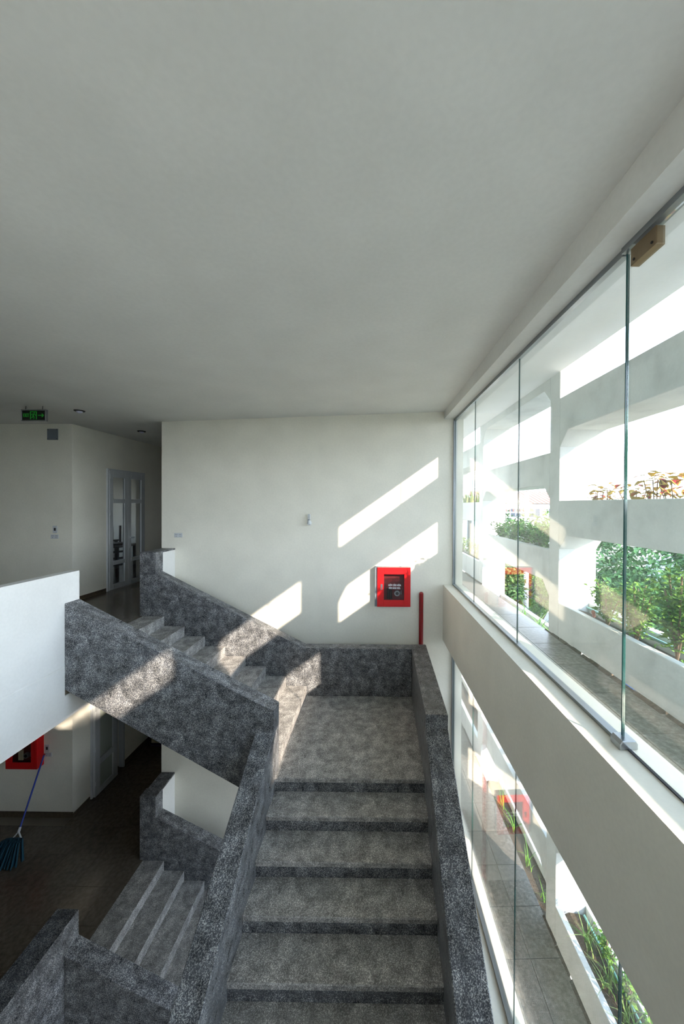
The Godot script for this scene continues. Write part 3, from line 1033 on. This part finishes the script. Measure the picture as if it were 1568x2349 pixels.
		if k == 0:
			for hy in [0.5, -0.25, -1.6]:
				part(leafn, "hinge", box(xo + 0.05, xo + 0.068, hy, hy + 0.10, a - 0.012, a + 0.012, 0.003), M.upvc)
		else:
			var hd := MB.new()
			bx(hd, xo + 0.05, xo + 0.058, -0.98, -0.72, a + 0.03, a + 0.065, 0.003)
			bx(hd, xo + 0.058, xo + 0.09, -0.765, -0.745, a + 0.04, a + 0.055, 0.003)
			bx(hd, xo + 0.078, xo + 0.09, -0.77, -0.74, a + 0.04, a + 0.15, 0.004)
			part(leafn, "handle", hd, M.plate)
	# lower door, one leaf standing open against the corridor
	dn = structure_node("door_2", V(ROOM_X, LOW_Y, 7.5), "pale panelled door on the lower floor")
	fm = MB.new()
	bx(fm, ROOM_X - 0.08, ROOM_X + 0.03, LOW_Y, LOW_Y + 2.2, 7.06, 7.10, 0.003)
	bx(fm, ROOM_X - 0.08, ROOM_X + 0.03, LOW_Y, LOW_Y + 2.2, 7.94, 7.98, 0.003)
	bx(fm, ROOM_X - 0.08, ROOM_X + 0.03, LOW_Y + 2.16, LOW_Y + 2.2, 7.10, 7.94, 0.003)
	part(dn, "door_frame", fm, M.upvc)
	var xl := ROOM_X + 0.03
	var lo := MB.new()
	bx(lo, xl, xl + 0.05, LOW_Y + 0.02, LOW_Y + 2.15, 7.08, 7.21, 0.004)
	bx(lo, xl, xl + 0.05, LOW_Y + 0.02, LOW_Y + 2.15, 7.56, 7.70, 0.004)
	for q in [[0.02, 0.13], [0.58, 0.70], [2.04, 2.15]]:
		bx(lo, xl, xl + 0.05, LOW_Y + q[0], LOW_Y + q[1], 7.21, 7.56, 0.004)
	var ll := part(dn, "door_leaf", lo, M.upvc)
	part(ll, "panel", box(xl + 0.018, xl + 0.03, LOW_Y + 0.13, LOW_Y + 0.58, 7.21, 7.56), M.frosted)
	part(ll, "panel", box(xl + 0.018, xl + 0.03, LOW_Y + 0.70, LOW_Y + 2.04, 7.21, 7.56), M.frosted)
	for hy in [0.25, 0.9, 1.6]:
		part(ll, "hinge", box(xl + 0.05, xl + 0.07, LOW_Y + hy, LOW_Y + hy + 0.09, 7.065, 7.09, 0.003), M.plate)
	mop()
	storage_bag()
	furniture()

func mop() -> void:
	var a := V(-6.02, -4.52, 6.60)
	var b := V(-5.90, -5.36, 6.02)
	var s := thing("mop", "string mop with blue handle leaning on the lower wall", "mop", V(-5.89, LOW_Y, 5.9))
	var m := MB.new()
	cyl(m, b, a, 0.013, 0.013, 12)
	part(s, "handle", m, M.blue)
	m = MB.new()
	ball(m, a, 0.017, 0.02, 0.017, 10, 6)
	part(s, "handle_cap", m, M.red_dark)
	m = MB.new()
	var d := (b - a).normalized()
	var e := b + d * 0.10
	cyl(m, b - d * 0.03, b + d * 0.03, 0.017, 0.019, 12)
	cyl(m, b + d * 0.03, e + V(-0.07, -0.02, 0), 0.012, 0.012, 8)
	cyl(m, b + d * 0.03, e + V(0.07, -0.02, 0), 0.012, 0.012, 8)
	cyl(m, e + V(-0.08, -0.02, 0), e + V(0.08, -0.02, 0), 0.014, 0.014, 10)
	part(s, "head_clamp", m, M.upvc)
	m = MB.new()
	for i in 150:
		var t := rng.randf_range(-1.0, 1.0)
		var p := e + V(t * 0.085, -0.02 + rng.randf_range(-0.01, 0.012), 0)
		var out := V(t * 0.13 + rng.randf_range(-0.05, 0.05), 0, -0.20 + rng.randf_range(-0.12, 0.08))
		var q := p + out * 0.45 + Vector3(0, 0.02 + rng.randf() * 0.025, 0)
		var fl := Vector3(p.x + out.x, LOW_Y + 0.008 + rng.randf() * 0.02, p.z + out.z)
		path(m, [p, q, fl], 0.008, 5)
	var st := part(s, "strings", m, M.teal)
	st.set_meta("kind", "stuff")

func storage_bag() -> void:
	var s := thing("shopping_bag", "cream bag with a purple hem standing in the lower corridor", "bag", V(-5.15, LOW_Y, 8.75))
	part(s, "body", box(-5.36, -4.96, LOW_Y + 0.07, LOW_Y + 0.42, 8.62, 8.88, 0.03), M.canvas)
	part(s, "hem", box(-5.365, -4.955, LOW_Y, LOW_Y + 0.07, 8.615, 8.885, 0.02), std(rgb(66, 44, 96), 0.8))
	part(s, "stripe", box(-5.363, -4.957, LOW_Y + 0.26, LOW_Y + 0.31, 8.617, 8.883, 0.02), std(rgb(66, 44, 96), 0.8))
	for sgn in [8.63, 8.87]:
		var m := MB.new()
		path(m, [V(-5.26, LOW_Y + 0.41, sgn), V(-5.24, LOW_Y + 0.52, sgn), V(-5.16, LOW_Y + 0.56, sgn), V(-5.08, LOW_Y + 0.52, sgn), V(-5.06, LOW_Y + 0.41, sgn)], 0.012, 6)
		part(s, "carry_strap", m, M.canvas)

func chair(at: Vector3, turn: float, flipped: bool, label: String) -> void:
	var s := thing("dining_chair", label, "chair", at, "dark wooden chairs in the room behind the double door")
	var o := s.position
	var legs := [[-0.19, -0.19], [0.19, -0.19], [-0.19, 0.19], [0.19, 0.19]]
	part(s, "seat", bx(MB.new(), o.x - 0.22, o.x + 0.22, o.y + 0.42, o.y + 0.46, -o.z - 0.22, -o.z + 0.22, 0.01), M.wood)
	for q in legs:
		part(s, "leg", bx(MB.new(), o.x + q[0] - 0.02, o.x + q[0] + 0.02, o.y, o.y + 0.42, -o.z + q[1] - 0.02, -o.z + q[1] + 0.02, 0.004), M.wood)
	for q in [-0.19, 0.19]:
		part(s, "back_post", bx(MB.new(), o.x + q - 0.02, o.x + q + 0.02, o.y + 0.46, o.y + 0.98, -o.z + 0.17, -o.z + 0.21, 0.004), M.wood)
	for q in [0.6, 0.76, 0.92]:
		part(s, "back_rail", bx(MB.new(), o.x - 0.17, o.x + 0.17, o.y + q, o.y + q + 0.05, -o.z + 0.18, -o.z + 0.20, 0.004), M.wood)
	s.rotation.y = turn
	if flipped:
		s.rotation = Vector3(PI, turn, 0)
		s.position.y += 0.46

func furniture() -> void:
	var k := 0
	for q in [[-7.0, 9.3], [-8.2, 10.3]]:
		var t := thing("dining_table", "dark wooden table seen through the double door" if k == 0 else "dark wooden table farther inside the room behind the double door", "table", V(q[0], FLOOR_Y, q[1]))
		part(t, "table_top", box(q[0] - 0.7, q[0] + 0.7, FLOOR_Y + 0.71, FLOOR_Y + 0.75, q[1] - 0.4, q[1] + 0.4, 0.006), M.wood)
		for l in [[-0.6, -0.32], [0.6, -0.32], [-0.6, 0.32], [0.6, 0.32]]:
			part(t, "leg", box(q[0] + l[0] - 0.03, q[0] + l[0] + 0.03, FLOOR_Y, FLOOR_Y + 0.71, q[1] + l[1] - 0.03, q[1] + l[1] + 0.03, 0.004), M.wood)
		for i in 2:
			chair(V(q[0] - 0.35 + 0.7 * i, FLOOR_Y + 0.752, q[1]), 0.3 + i * 0.8, true, "dark wooden chair turned upside down on a table behind the double door")
		k += 1
	chair(V(-6.5, FLOOR_Y, 8.45), 0.6, false, "dark wooden chair standing on the floor behind the double door")

# ---------------------------------------------------------------- plants
func mixc(a: Color, b: Color, t: float) -> Color:
	return a.lerp(b, t)

func shrub(at: Vector3, h: float, spread: float, n: int, a: Color, b: Color, ll: float, label: String, called := "shrub", group := "leafy shrubs in the planter boxes") -> void:
	var s := thing(called, label, "shrub", at, group)
	var st := MB.new()
	var fo := MB.new()
	fo.paint(a)
	var tips := []
	var ns := 6
	for i in ns:
		var ang := TAU * i / ns + rng.randf() * 0.8
		var out := Vector3(cos(ang) * 0.55, 0, sin(ang)) * spread * rng.randf_range(0.3, 0.9)
		var p0 := at
		var p1 := at + out * 0.35 + Vector3(0, h * 0.4, 0)
		var p2 := at + out * 0.8 + Vector3(0, h * rng.randf_range(0.72, 0.95), 0)
		path(st, [p0, p1, p2], 0.005 + 0.004 * h, 5)
		tips.append([p0, p1, p2])
	part(s, "stem", st, M.bark)
	for i in n:
		var t: Array = tips[rng.randi() % ns]
		var q := rng.randf_range(0.25, 1.0)
		var p: Vector3 = (t[0] as Vector3).lerp(t[1], q * 2.0) if q < 0.5 else (t[1] as Vector3).lerp(t[2], q * 2.0 - 1.0)
		var sp := spread * 0.42 * (0.45 + 0.55 * q)
		p += Vector3(rng.randfn() * sp * 0.35, rng.randfn() * h * 0.07, rng.randfn() * sp * 0.6)
		var d := Vector3(rng.randfn(), rng.randf_range(-0.2, 0.9), rng.randfn())
		fo.paint(mixc(a, b, rng.randf()))
		leaf(fo, p, d, Vector3(rng.randfn() * 0.4, 1, rng.randfn() * 0.4), ll * rng.randf_range(0.6, 1.2), ll * 0.55)
	part(s, "foliage", fo, M.leaf)

func coleus(at: Vector3, h: float, n: int, label: String) -> void:
	var s := thing("coleus_plant", label, "plant", at, "coleus plants in the planter box at eye level")
	var st := MB.new()
	for i in 4:
		var o := Vector3(rng.randfn() * 0.04, 0, rng.randfn() * 0.09)
		path(st, [at + o * 0.4, at + o + Vector3(0, h * 0.8, 0)], 0.005, 5)
	part(s, "stem", st, M.bark)
	for i in n:
		var lm := MB.new()
		var p := at + Vector3(rng.randfn() * 0.05, h * rng.randf_range(0.3, 1.0), rng.randfn() * 0.09)
		var ang := rng.randf() * TAU
		var d := Vector3(cos(ang), rng.randf_range(-0.45, 0.5), sin(ang)).normalized()
		var l := rng.randf_range(0.08, 0.13)
		var w := l * 0.62
		var sd := d.cross(Vector3.UP).normalized()
		var up := sd.cross(d).normalized()
		# yellow margin around a maroon to orange heart
		var rim := Color(0.62, 0.50, 0.10) if rng.randf() < 0.6 else Color(0.50, 0.46, 0.14)
		var heart := Color(0.30, 0.035, 0.05) if rng.randf() < 0.55 else Color(0.50, 0.16, 0.04)
		for ring in 2:
			var k := 1.0 if ring == 0 else 0.72
			lm.paint(rim if ring == 0 else heart)
			var off := up * (0.0 if ring == 0 else 0.0012)
			var c0 := p + d * l * 0.48 + off
			var out := []
			for q in [[0.0, 0.0], [0.16, 0.34], [0.42, 0.5], [0.72, 0.33], [1.0, 0.0], [0.72, -0.33], [0.42, -0.5], [0.16, -0.34]]:
				var e: Vector3 = p + d * l * q[0] + sd * w * q[1] + up * (absf(q[1]) * w * 0.3 - q[0] * q[0] * l * 0.22)
				out.append(c0 + (e + off - c0) * k)
			for j in out.size():
				lm.tri(c0, out[j], out[(j + 1) % out.size()], up)
		part(s, "leaf", lm, M.leaf)

func blades(at: Vector3, h: float, n: int, w: float, a: Color, b: Color, label: String, category: String, lean := 0.5) -> void:
	var s := thing("grassy_plant", label, category, at, "strap leaved plants in the planter boxes")
	for i in n:
		var m := MB.new()
		m.paint(mixc(a, b, rng.randf()))
		var ang := rng.randf() * TAU
		var d := Vector3(cos(ang), 0, sin(ang))
		var sd := d.cross(Vector3.UP)
		var l := h * rng.randf_range(0.6, 1.05)
		var le := lean * rng.randf_range(0.4, 1.3)
		var p := at + Vector3(rng.randfn() * 0.03, 0, rng.randfn() * 0.06)
		var prev := [p - sd * w * 0.5, p + sd * w * 0.5]
		for k in range(1, 5):
			var t := k / 4.0
			var c := p + Vector3(0, l * (t - 0.25 * le * t * t), 0) + d * l * le * t * t
			var ww := w * (1.0 - t) * 0.5 + 0.0006
			var cur := [c - sd * ww, c + sd * ww]
			m.quad(prev[0], prev[1], cur[1], cur[0], d.cross(sd))
			prev = cur
		part(s, "blade", m, M.leaf)

func planter_plants() -> void:
	var mid := LAT_W + LAT_D * 0.48
	var G1 := Color(0.045, 0.13, 0.018)
	var G2 := Color(0.17, 0.30, 0.045)
	var D1 := Color(0.018, 0.075, 0.016)
	var D2 := Color(0.07, 0.18, 0.03)
	# near bay, floor-level box
	shrub(F(mid, -1.34, 4.05), 0.50, 0.30, 620, G1, G2, 0.062, "bright green shrub in the planter box next to the pier")
	shrub(F(mid, -1.34, 3.60), 0.60, 0.34, 760, G1, G2, 0.064, "bright green shrub in the planter box, between two others")
	shrub(F(mid, -1.34, 3.12), 0.80, 0.38, 960, G1, G2, 0.066, "tallest bright green shrub in the planter box outside the glass door edge")
	shrub(F(mid, -1.34, 2.60), 0.70, 0.36, 700, G1, G2, 0.064, "bright green shrub farther along the planter box, outside the glass door")
	# irrigation pipe in that box
	var m := MB.new()
	path(m, [F(LAT_W + 0.33, -1.28, 4.6), F(LAT_W + 0.33, -1.275, 3.4), F(LAT_W + 0.33, -1.28, 1.9)], 0.016, 8)
	single("irrigation_pipe", m, M.pipe_green, "thin green irrigation pipe lying along the planter box soil", "pipe")
	m = MB.new()
	cyl(m, F(LAT_W + 0.20, -1.28, 4.25), F(LAT_W + 0.13, -1.20, 4.15), 0.018, 0.02, 10)
	single("pipe_valve", m, M.roof, "small orange pipe valve at the end of the planter box", "valve")
	# eye-level box in the near bay
	coleus(F(mid - 0.06, -0.04, 4.15), 0.24, 30, "yellow and maroon coleus at the pier end of the eye-level planter box")
	coleus(F(mid - 0.06, -0.04, 3.95), 0.27, 34, "yellow and maroon coleus second from the pier in the eye-level planter box")
	coleus(F(mid - 0.06, -0.04, 3.55), 0.24, 30, "low coleus in the middle of the eye-level planter box")
	coleus(F(mid - 0.06, -0.04, 3.30), 0.35, 40, "tallest coleus with orange leaves in the eye-level planter box")
	coleus(F(mid - 0.06, -0.04, 3.08), 0.34, 38, "broad coleus with maroon leaves at the far side of the tallest one")
	# grass on the uppermost box
	blades(F(mid, 1.26, 3.0), 0.24, 9, 0.012, Color(0.16, 0.36, 0.05), Color(0.34, 0.55, 0.08), "wispy green grass sprouting above the topmost planter box", "grass", 0.8)
	blades(F(mid, 1.26, 3.35), 0.17, 6, 0.010, Color(0.16, 0.36, 0.05), Color(0.34, 0.55, 0.08), "small grass tuft above the topmost planter box", "grass", 0.8)
	# topmost box beside the viewer: its plants shade part of the stair
	for q in [[-3.75, "next to the thick column"], [-4.15, "between two others"], [-4.6, "last of its row"]]:
		shrub(F(mid, 1.25, q[0]), 0.50, 0.42, 420, D1, D2, 0.08, "dense shrub on the topmost planter box beyond the wide column, %s" % q[1])
	# middle bay
	for q in [[7.35, 0.40, "last of its row"], [6.75, 0.44, "next to the last"], [6.15, 0.46, "in the middle of the row"], [5.65, 0.42, "second from the pier"], [5.2, 0.42, "against the pier"]]:
		shrub(F(mid, -0.70, q[0]), q[1], 0.40, 520, D1, Color(0.11, 0.25, 0.045), 0.07, "dense green shrub in the middle bay, %s" % q[2])
	for q in [[6.9, 0.16, "by the steeple"], [6.2, 0.15, "between two others"], [5.5, 0.14, "towards the coleus bay"]]:
		shrub(F(mid, 0.59, q[0]), q[1], 0.12, 50, D1, D2, 0.04, "tiny green sprig above the upper planter box of the middle bay, %s" % q[2], "sprig", "tiny sprigs")
	for q in [[6.3, "in front of the utility pole"], [5.7, "between two others"], [5.25, "against the pier"]]:
		blades(F(mid, -2.0, q[0]), 0.42, 16, 0.035, Color(0.05, 0.18, 0.03), Color(0.18, 0.34, 0.09), "arching strap leaved plant below floor level outside, %s" % q[1], "plant", 0.9)
	# far bay
	for q in [[10.1, "last of its row"], [9.5, "between two others"], [8.9, "next to the pier"]]:
		blades(F(mid, -0.05, q[0]), 0.55, 18, 0.05, Color(0.14, 0.22, 0.07), Color(0.40, 0.42, 0.16), "striped sword leaved plant in the far bay, %s" % q[1], "plant", 0.3)
	for q in [[10.4, "last of its row"], [9.7, "between two others"], [9.0, "next to the pier"]]:
		shrub(F(mid, -1.34, q[0]), 0.5, 0.3, 220, Color(0.09, 0.17, 0.04), Color(0.24, 0.32, 0.09), 0.07, "sunlit shrub in the far bay planter box, %s" % q[1])
	# lower storey boxes
	for q in [[4.3, "beside the pier"], [3.95, "second from the pier"], [3.6, "third from the pier"], [3.2, "fourth from the pier"], [2.8, "fifth from the pier"]]:
		blades(F(mid, -1.34 - STORY, q[0]), 0.30, 22, 0.018, Color(0.07, 0.18, 0.03), Color(0.28, 0.36, 0.13), "spiky green and white leaved plant in the lower planter box, %s" % q[1], "plant", 1.0)
		shrub(F(mid + 0.10, -1.34 - STORY, q[0] - 0.15), 0.46, 0.26, 120, G1, G2, 0.07, "sparse leafy vine in the lower planter box, %s" % q[1], "vine", "vines of the lower planter boxes")
	m = MB.new()
	path(m, [F(LAT_W + 0.33, -1.28 - STORY, 4.6), F(LAT_W + 0.32, -1.27 - STORY, 3.4), F(LAT_W + 0.33, -1.28 - STORY, 1.9)], 0.016, 8)
	single("irrigation_pipe", m, M.pipe_green, "thin irrigation pipe in the lower planter box", "pipe")
	for q in [[7.2, "last of its row"], [6.6, "next to the last"], [6.0, "second from the pier"], [5.4, "against the pier"]]:
		shrub(F(mid, -0.70 - STORY, q[0]), 0.34, 0.34, 260, D1, G2, 0.065, "trailing green plant in the lower middle bay planter box, %s" % q[1], "vine", "vines of the lower planter boxes")
		blades(F(mid, -2.0 - STORY, q[0]), 0.4, 10, 0.02, D2, G2, "grass tuft outside the lower walk, %s" % q[1], "grass", 0.8)

func tree(at: Vector3, h: float, crown: Vector3, n: int, ll: float, a: Color, b: Color, label: String, low := 0.35) -> void:
	var s := thing("tree", label, "tree", at, "trees along the street")
	var tr := MB.new()
	cyl(tr, at, at + Vector3(0, h * 0.6, 0), 0.16, 0.10, 10)
	for i in 6:
		var ang := TAU * i / 6.0
		path(tr, [at + Vector3(0, h * (0.35 + 0.04 * i), 0), at + Vector3(cos(ang) * crown.x * 0.5, h * (0.6 + 0.03 * i), sin(ang) * crown.z * 0.5)], 0.05, 6)
	part(s, "trunk", tr, M.bark)
	var fo := MB.new()
	var cc := at + Vector3(0, h - crown.y, 0)
	var lumps := []
	for i in 14:
		var d := Vector3(rng.randfn(), rng.randfn(), rng.randfn()).normalized()
		lumps.append(cc + d * crown * rng.randf_range(0.35, 0.75))
	for i in n:
		var d := Vector3(rng.randfn(), rng.randfn(), rng.randfn()).normalized()
		var p: Vector3 = lumps[rng.randi() % lumps.size()] + d * crown * rng.randf_range(0.25, 0.45)
		fo.paint(mixc(a, b, rng.randf()))
		leaf(fo, p, d + Vector3(rng.randfn(), rng.randfn() * 0.5, rng.randfn()) * 0.6, d + Vector3(0, 0.8, 0), ll * rng.randf_range(0.7, 1.3), ll * 0.6)
	part(s, "crown", fo, M.leaf)

# ---------------------------------------------------------------- street
func house(x0: float, x1: float, y1: float, z0: float, z1: float, mat: Material, pitched: bool, label: String, rows: Array, cols: int) -> void:
	var s := thing("house", label, "building", V((x0 + x1) / 2, GROUND_Y, (z0 + z1) / 2))
	part(s, "wall", box(x0, x1, GROUND_Y, y1, z0, z1), mat)
	if pitched:
		var r := MB.new()
		extrude(r, PackedVector2Array([Vector2(z0 - 0.6, y1 - 0.1), Vector2(z1 + 0.6, y1 - 0.1), Vector2((z0 + z1) / 2, y1 + 1.6)]), fzy, x0 - 0.6, x1 + 0.6)
		var rf := part(s, "roof", r, M.roof)
		var ri := MB.new()
		var n := int((x1 - x0 + 1.2) / 0.55)
		for i in n:
			var x := x0 - 0.6 + 0.55 * i
			path(ri, [V(x, y1 - 0.06, z0 - 0.6), V(x, y1 + 1.62, (z0 + z1) / 2)], 0.06, 5)
		part(rf, "tile_ridges", ri, M.roof).set_meta("kind", "stuff")
	else:
		part(s, "roof_edge", box(x0 - 0.2, x1 + 0.2, y1, y1 + 0.3, z0 - 0.2, z1 + 0.2), M.house)
	for y in rows:
		for i in cols:
			var x := x0 + (x1 - x0) * (i + 0.5) / cols
			var w := part(s, "window", box(x - 0.7, x + 0.7, y, y + 1.3, z0 - 0.06, z0), M.house)
			part(w, "pane", box(x - 0.6, x - 0.04, y + 0.1, y + 1.2, z0 - 0.08, z0 - 0.05), M.window_dark)
			part(w, "pane", box(x + 0.04, x + 0.6, y + 0.1, y + 1.2, z0 - 0.08, z0 - 0.05), M.window_dark)

func umbrella(at: Vector3, r: float, h: float, mat: Material, label: String) -> void:
	var s := thing("market_umbrella", label, "umbrella", at)
	var m := MB.new()
	cyl(m, at, at + Vector3(0, h, 0), 0.03, 0.03, 8)
	part(s, "pole", m, M.steel)
	m = MB.new()
	for i in 8:
		var a0 := TAU * i / 8
		var a1 := TAU * (i + 1) / 8
		var p0 := at + Vector3(cos(a0) * r, h - 0.7, sin(a0) * r)
		var p1 := at + Vector3(cos(a1) * r, h - 0.7, sin(a1) * r)
		m.tri(at + Vector3(0, h, 0), p0, p1, Vector3.UP)
		m.quad(p0, p1, p1 - Vector3(0, 0.2, 0), p0 - Vector3(0, 0.2, 0), (p0 + p1) / 2 - at)
	part(s, "canopy", m, mat)

func street() -> void:
	structure("floor_street", box(3.2, 90, GROUND_Y - 0.4, GROUND_Y - 0.05, -40, 120), M.earth)
	structure("floor_road", box(8.5, 15.5, GROUND_Y - 0.05, GROUND_Y, -30, 34), M.asphalt)
	structure("floor_road_across", box(3.4, 70, GROUND_Y - 0.049, GROUND_Y + 0.005, 34, 41), M.asphalt)
	house(13, 27, 0.35, 46, 58, M.house, true, "white building with red tiled roof beyond the trees", [-1.6, -4.6, -7.6], 6)
	house(9.0, 12.0, 1.3, 52, 60, M.house_grey, false, "narrow grey building with flat roof far along the street", [-1.0, -4.0], 2)
	house(24, 44, -4.6, 22, 34, M.house_grey, false, "low dark grey market hall beside the street", [-8.2], 4)
	# steeple
	var st := thing("steeple", "slim pale steeple far away above the upper planter box", "building", V(23, GROUND_Y, 70))
	part(st, "tower", box(22.3, 23.7, GROUND_Y, 4.2, 69.3, 70.7), M.house)
	var sp := MB.new()
	cyl(sp, V(23, 4.2, 70), V(23, 7.4, 70), 0.95, 0.02, 8)
	part(st, "spire", sp, M.roof)
	# utility pole with crossarm and transformer box
	var px := 8.55
	var pz := 22.0
	var p := thing("utility_pole", "pale concrete utility pole with crossarm and brown insulators", "pole", V(px, GROUND_Y, pz))
	var m := MB.new()
	cyl(m, V(px, GROUND_Y, pz), V(px, 0.75, pz), 0.17, 0.11, 14)
	part(p, "shaft", m, M.pole)
	for q in [[-0.45, 1.35], [-0.75, 1.1]]:
		part(p, "crossarm", box(px - q[1], px + 0.35, q[0], q[0] + 0.08, pz - 0.2, pz - 0.12), M.plate_grey)
	for i in 6:
		m = MB.new()
		var ix := px - 1.25 + 0.2 * i
		cyl(m, V(ix, -0.37, pz - 0.16), V(ix, -0.22, pz - 0.16), 0.045, 0.03, 8)
		part(p, "insulator", m, M.insulator)
	part(p, "transformer", box(px - 0.75, px - 0.25, -6.4, -5.3, pz - 0.4, pz + 0.1, 0.02), std(rgb(132, 150, 138), 0.5))
	var p2 := thing("utility_pole", "distant utility pole carrying lamps and wires, seen through the far bay", "pole", V(9.3, GROUND_Y, 38))
	m = MB.new()
	cyl(m, V(9.3, GROUND_Y, 38), V(9.3, 3.4, 38), 0.16, 0.1, 10)
	part(p2, "shaft", m, M.plate_grey)
	for q in [3.1, 1.6, 0.8]:
		part(p2, "crossarm", box(8.2, 10.4, q, q + 0.1, 37.9, 38.0), M.plate_grey)
	# overhead wires
	for i in 7:
		var y := -0.2 - 0.16 * i - (4.0 if i > 3 else 0.0)
		m = MB.new()
		var pts := []
		for k in 13:
			var t := k / 12.0
			pts.append(V(lerpf(px - 0.8 + 0.2 * i, 24.0, t), y - 3.0 * t * (1.0 - t) - (2.6 + 0.3 * i) * t, lerpf(pz, 13.0 + i * 0.4, t)))
		path(m, pts, 0.012, 4)
		single("overhead_wire", m, M.wire, "thin black overhead wire running from the pale utility pole to the right", "wire", "overhead wires")
	for i in 8:
		m = MB.new()
		var a0 := rng.randf() * TAU
		var pts := []
		for k in 9:
			var t := k / 8.0
			pts.append(V(px + cos(a0 + t * 4.0) * (0.3 + 0.5 * sin(t * PI)), -4.3 - 2.2 * t - rng.randf() * 0.3, pz - 0.35 + sin(a0 + t * 4.0) * 0.3))
		path(m, pts, 0.02, 4)
		single("loose_cable", m, M.wire, "slack cable coiled around the pale utility pole", "cable", "slack cables")
	# notice board by the road
	var nb := thing("notice_board", "white notice board on two posts beside the road", "sign", V(12.3, GROUND_Y, 27))
	part(nb, "board", box(11.7, 12.9, GROUND_Y + 1.2, GROUND_Y + 2.0, 26.95, 27.0), M.lettering)
	for q in [11.72, 12.88]:
		part(nb, "post", box(q - 0.04, q + 0.04, GROUND_Y, GROUND_Y + 2.1, 27.0, 27.06), M.pole)
	# market under the trees
	umbrella(V(13.9, GROUND_Y, 24.0), 1.9, 3.3, std(rgb(178, 84, 118), 0.8), "faded pink market umbrella across the street")
	umbrella(V(12.6, GROUND_Y, 17.4), 1.3, 2.9, std(rgb(222, 120, 72), 0.8), "orange market umbrella across the street")
	umbrella(V(12.9, GROUND_Y, 14.6), 1.5, 2.9, std(rgb(196, 96, 70), 0.8), "red orange market umbrella beside the shed")
	var tk := thing("truck", "small blue truck parked by the market", "truck", V(11.6, GROUND_Y, 19.0))
	part(tk, "cab", box(10.9, 12.3, GROUND_Y + 0.45, GROUND_Y + 1.75, 18.0, 19.5, 0.12), std(rgb(48, 96, 170), 0.35))
	part(tk, "cargo_bed", box(10.9, 12.3, GROUND_Y + 0.45, GROUND_Y + 1.1, 19.6, 22.0, 0.04), std(rgb(40, 80, 150), 0.5))
	part(tk, "windscreen", box(11.05, 12.15, GROUND_Y + 1.15, GROUND_Y + 1.62, 17.98, 18.03), M.window_dark)
	for q in [[10.95, 18.5], [12.25, 18.5], [10.95, 21.3], [12.25, 21.3]]:
		m = MB.new()
		cyl(m, V(q[0] - 0.1, GROUND_Y + 0.36, q[1]), V(q[0] + 0.1, GROUND_Y + 0.36, q[1]), 0.36, 0.36, 14)
		part(tk, "wheel", m, M.dark)
	var sh := thing("market_shed", "dark open market shed with a sloping roof", "shed", V(19, GROUND_Y, 18))
	var rf := MB.new()
	extrude(rf, PackedVector2Array([Vector2(14.6, GROUND_Y + 2.7), Vector2(23, GROUND_Y + 3.6), Vector2(23, GROUND_Y + 3.7), Vector2(14.6, GROUND_Y + 2.8)]), fxy, 13.5, 22.0)
	part(sh, "roof", rf, std(rgb(96, 92, 90), 0.8))
	for q in [[14.8, 13.7], [14.8, 17.7], [14.8, 21.7]]:
		part(sh, "post", box(q[0] - 0.07, q[0] + 0.07, GROUND_Y, GROUND_Y + 2.75, q[1] - 0.07, q[1] + 0.07), M.bark)
	part(sh, "rear_wall", box(22.8, 23.0, GROUND_Y, GROUND_Y + 3.5, 13.5, 22.0), M.maroon)
	# trees
	var dk := Color(0.010, 0.036, 0.010)
	var md := Color(0.035, 0.10, 0.02)
	tree(V(7.4, GROUND_Y, 9.6), 8.6, Vector3(3.0, 2.0, 2.8), 9000, 0.17, dk, Color(0.05, 0.12, 0.035), "big dark leaved tree close outside the screen")
	tree(V(10.2, GROUND_Y, 9.8), 8.9, Vector3(3.2, 2.4, 3.0), 9000, 0.18, dk, Color(0.05, 0.11, 0.03), "second dark leaved tree beside the big one")
	tree(V(9.6, GROUND_Y, 15.6), 8.4, Vector3(2.2, 2.4, 2.4), 5600, 0.20, dk, md, "dark feathery tree overhanging the market")
	tree(V(11.2, GROUND_Y, 26.5), 10.3, Vector3(2.2, 4.0, 2.2), 8000, 0.26, Color(0.09, 0.16, 0.03), Color(0.24, 0.30, 0.09), "pale yellow green bamboo like tree beside the utility pole")
	tree(V(9.3, GROUND_Y, 25.6), 10.2, Vector3(1.9, 3.6, 1.9), 7000, 0.24, dk, md, "deep green tree behind the utility pole")
	tree(V(9.9, GROUND_Y, 23.4), 5.8, Vector3(1.6, 1.6, 1.6), 3200, 0.2, md, Color(0.13, 0.22, 0.04), "low light green tree around the pole base")
	tree(V(14.4, GROUND_Y, 30.5), 9.4, Vector3(2.6, 3.2, 2.4), 4600, 0.26, md, Color(0.13, 0.22, 0.05), "rounded green tree to the right of the bamboo like one")
	tree(V(16.5, GROUND_Y, 13.2), 10.0, Vector3(3.4, 3.0, 3.2), 7600, 0.24, dk, md, "tall dark tree over the market shed")
	tree(V(21.0, GROUND_Y, 24.0), 10.6, Vector3(3.6, 3.4, 3.4), 6600, 0.3, dk, md, "spreading green tree behind the market umbrellas")
	tree(V(6.4, GROUND_Y, 19.6), 8.6, Vector3(1.5, 2.6, 1.8), 4500, 0.2, md, Color(0.18, 0.25, 0.08), "sunlit light green tree near the far bay")
	tree(V(22.0, GROUND_Y, 40.0), 9.9, Vector3(3.6, 3.0, 3.4), 4200, 0.34, dk, md, "green tree in front of the white building")
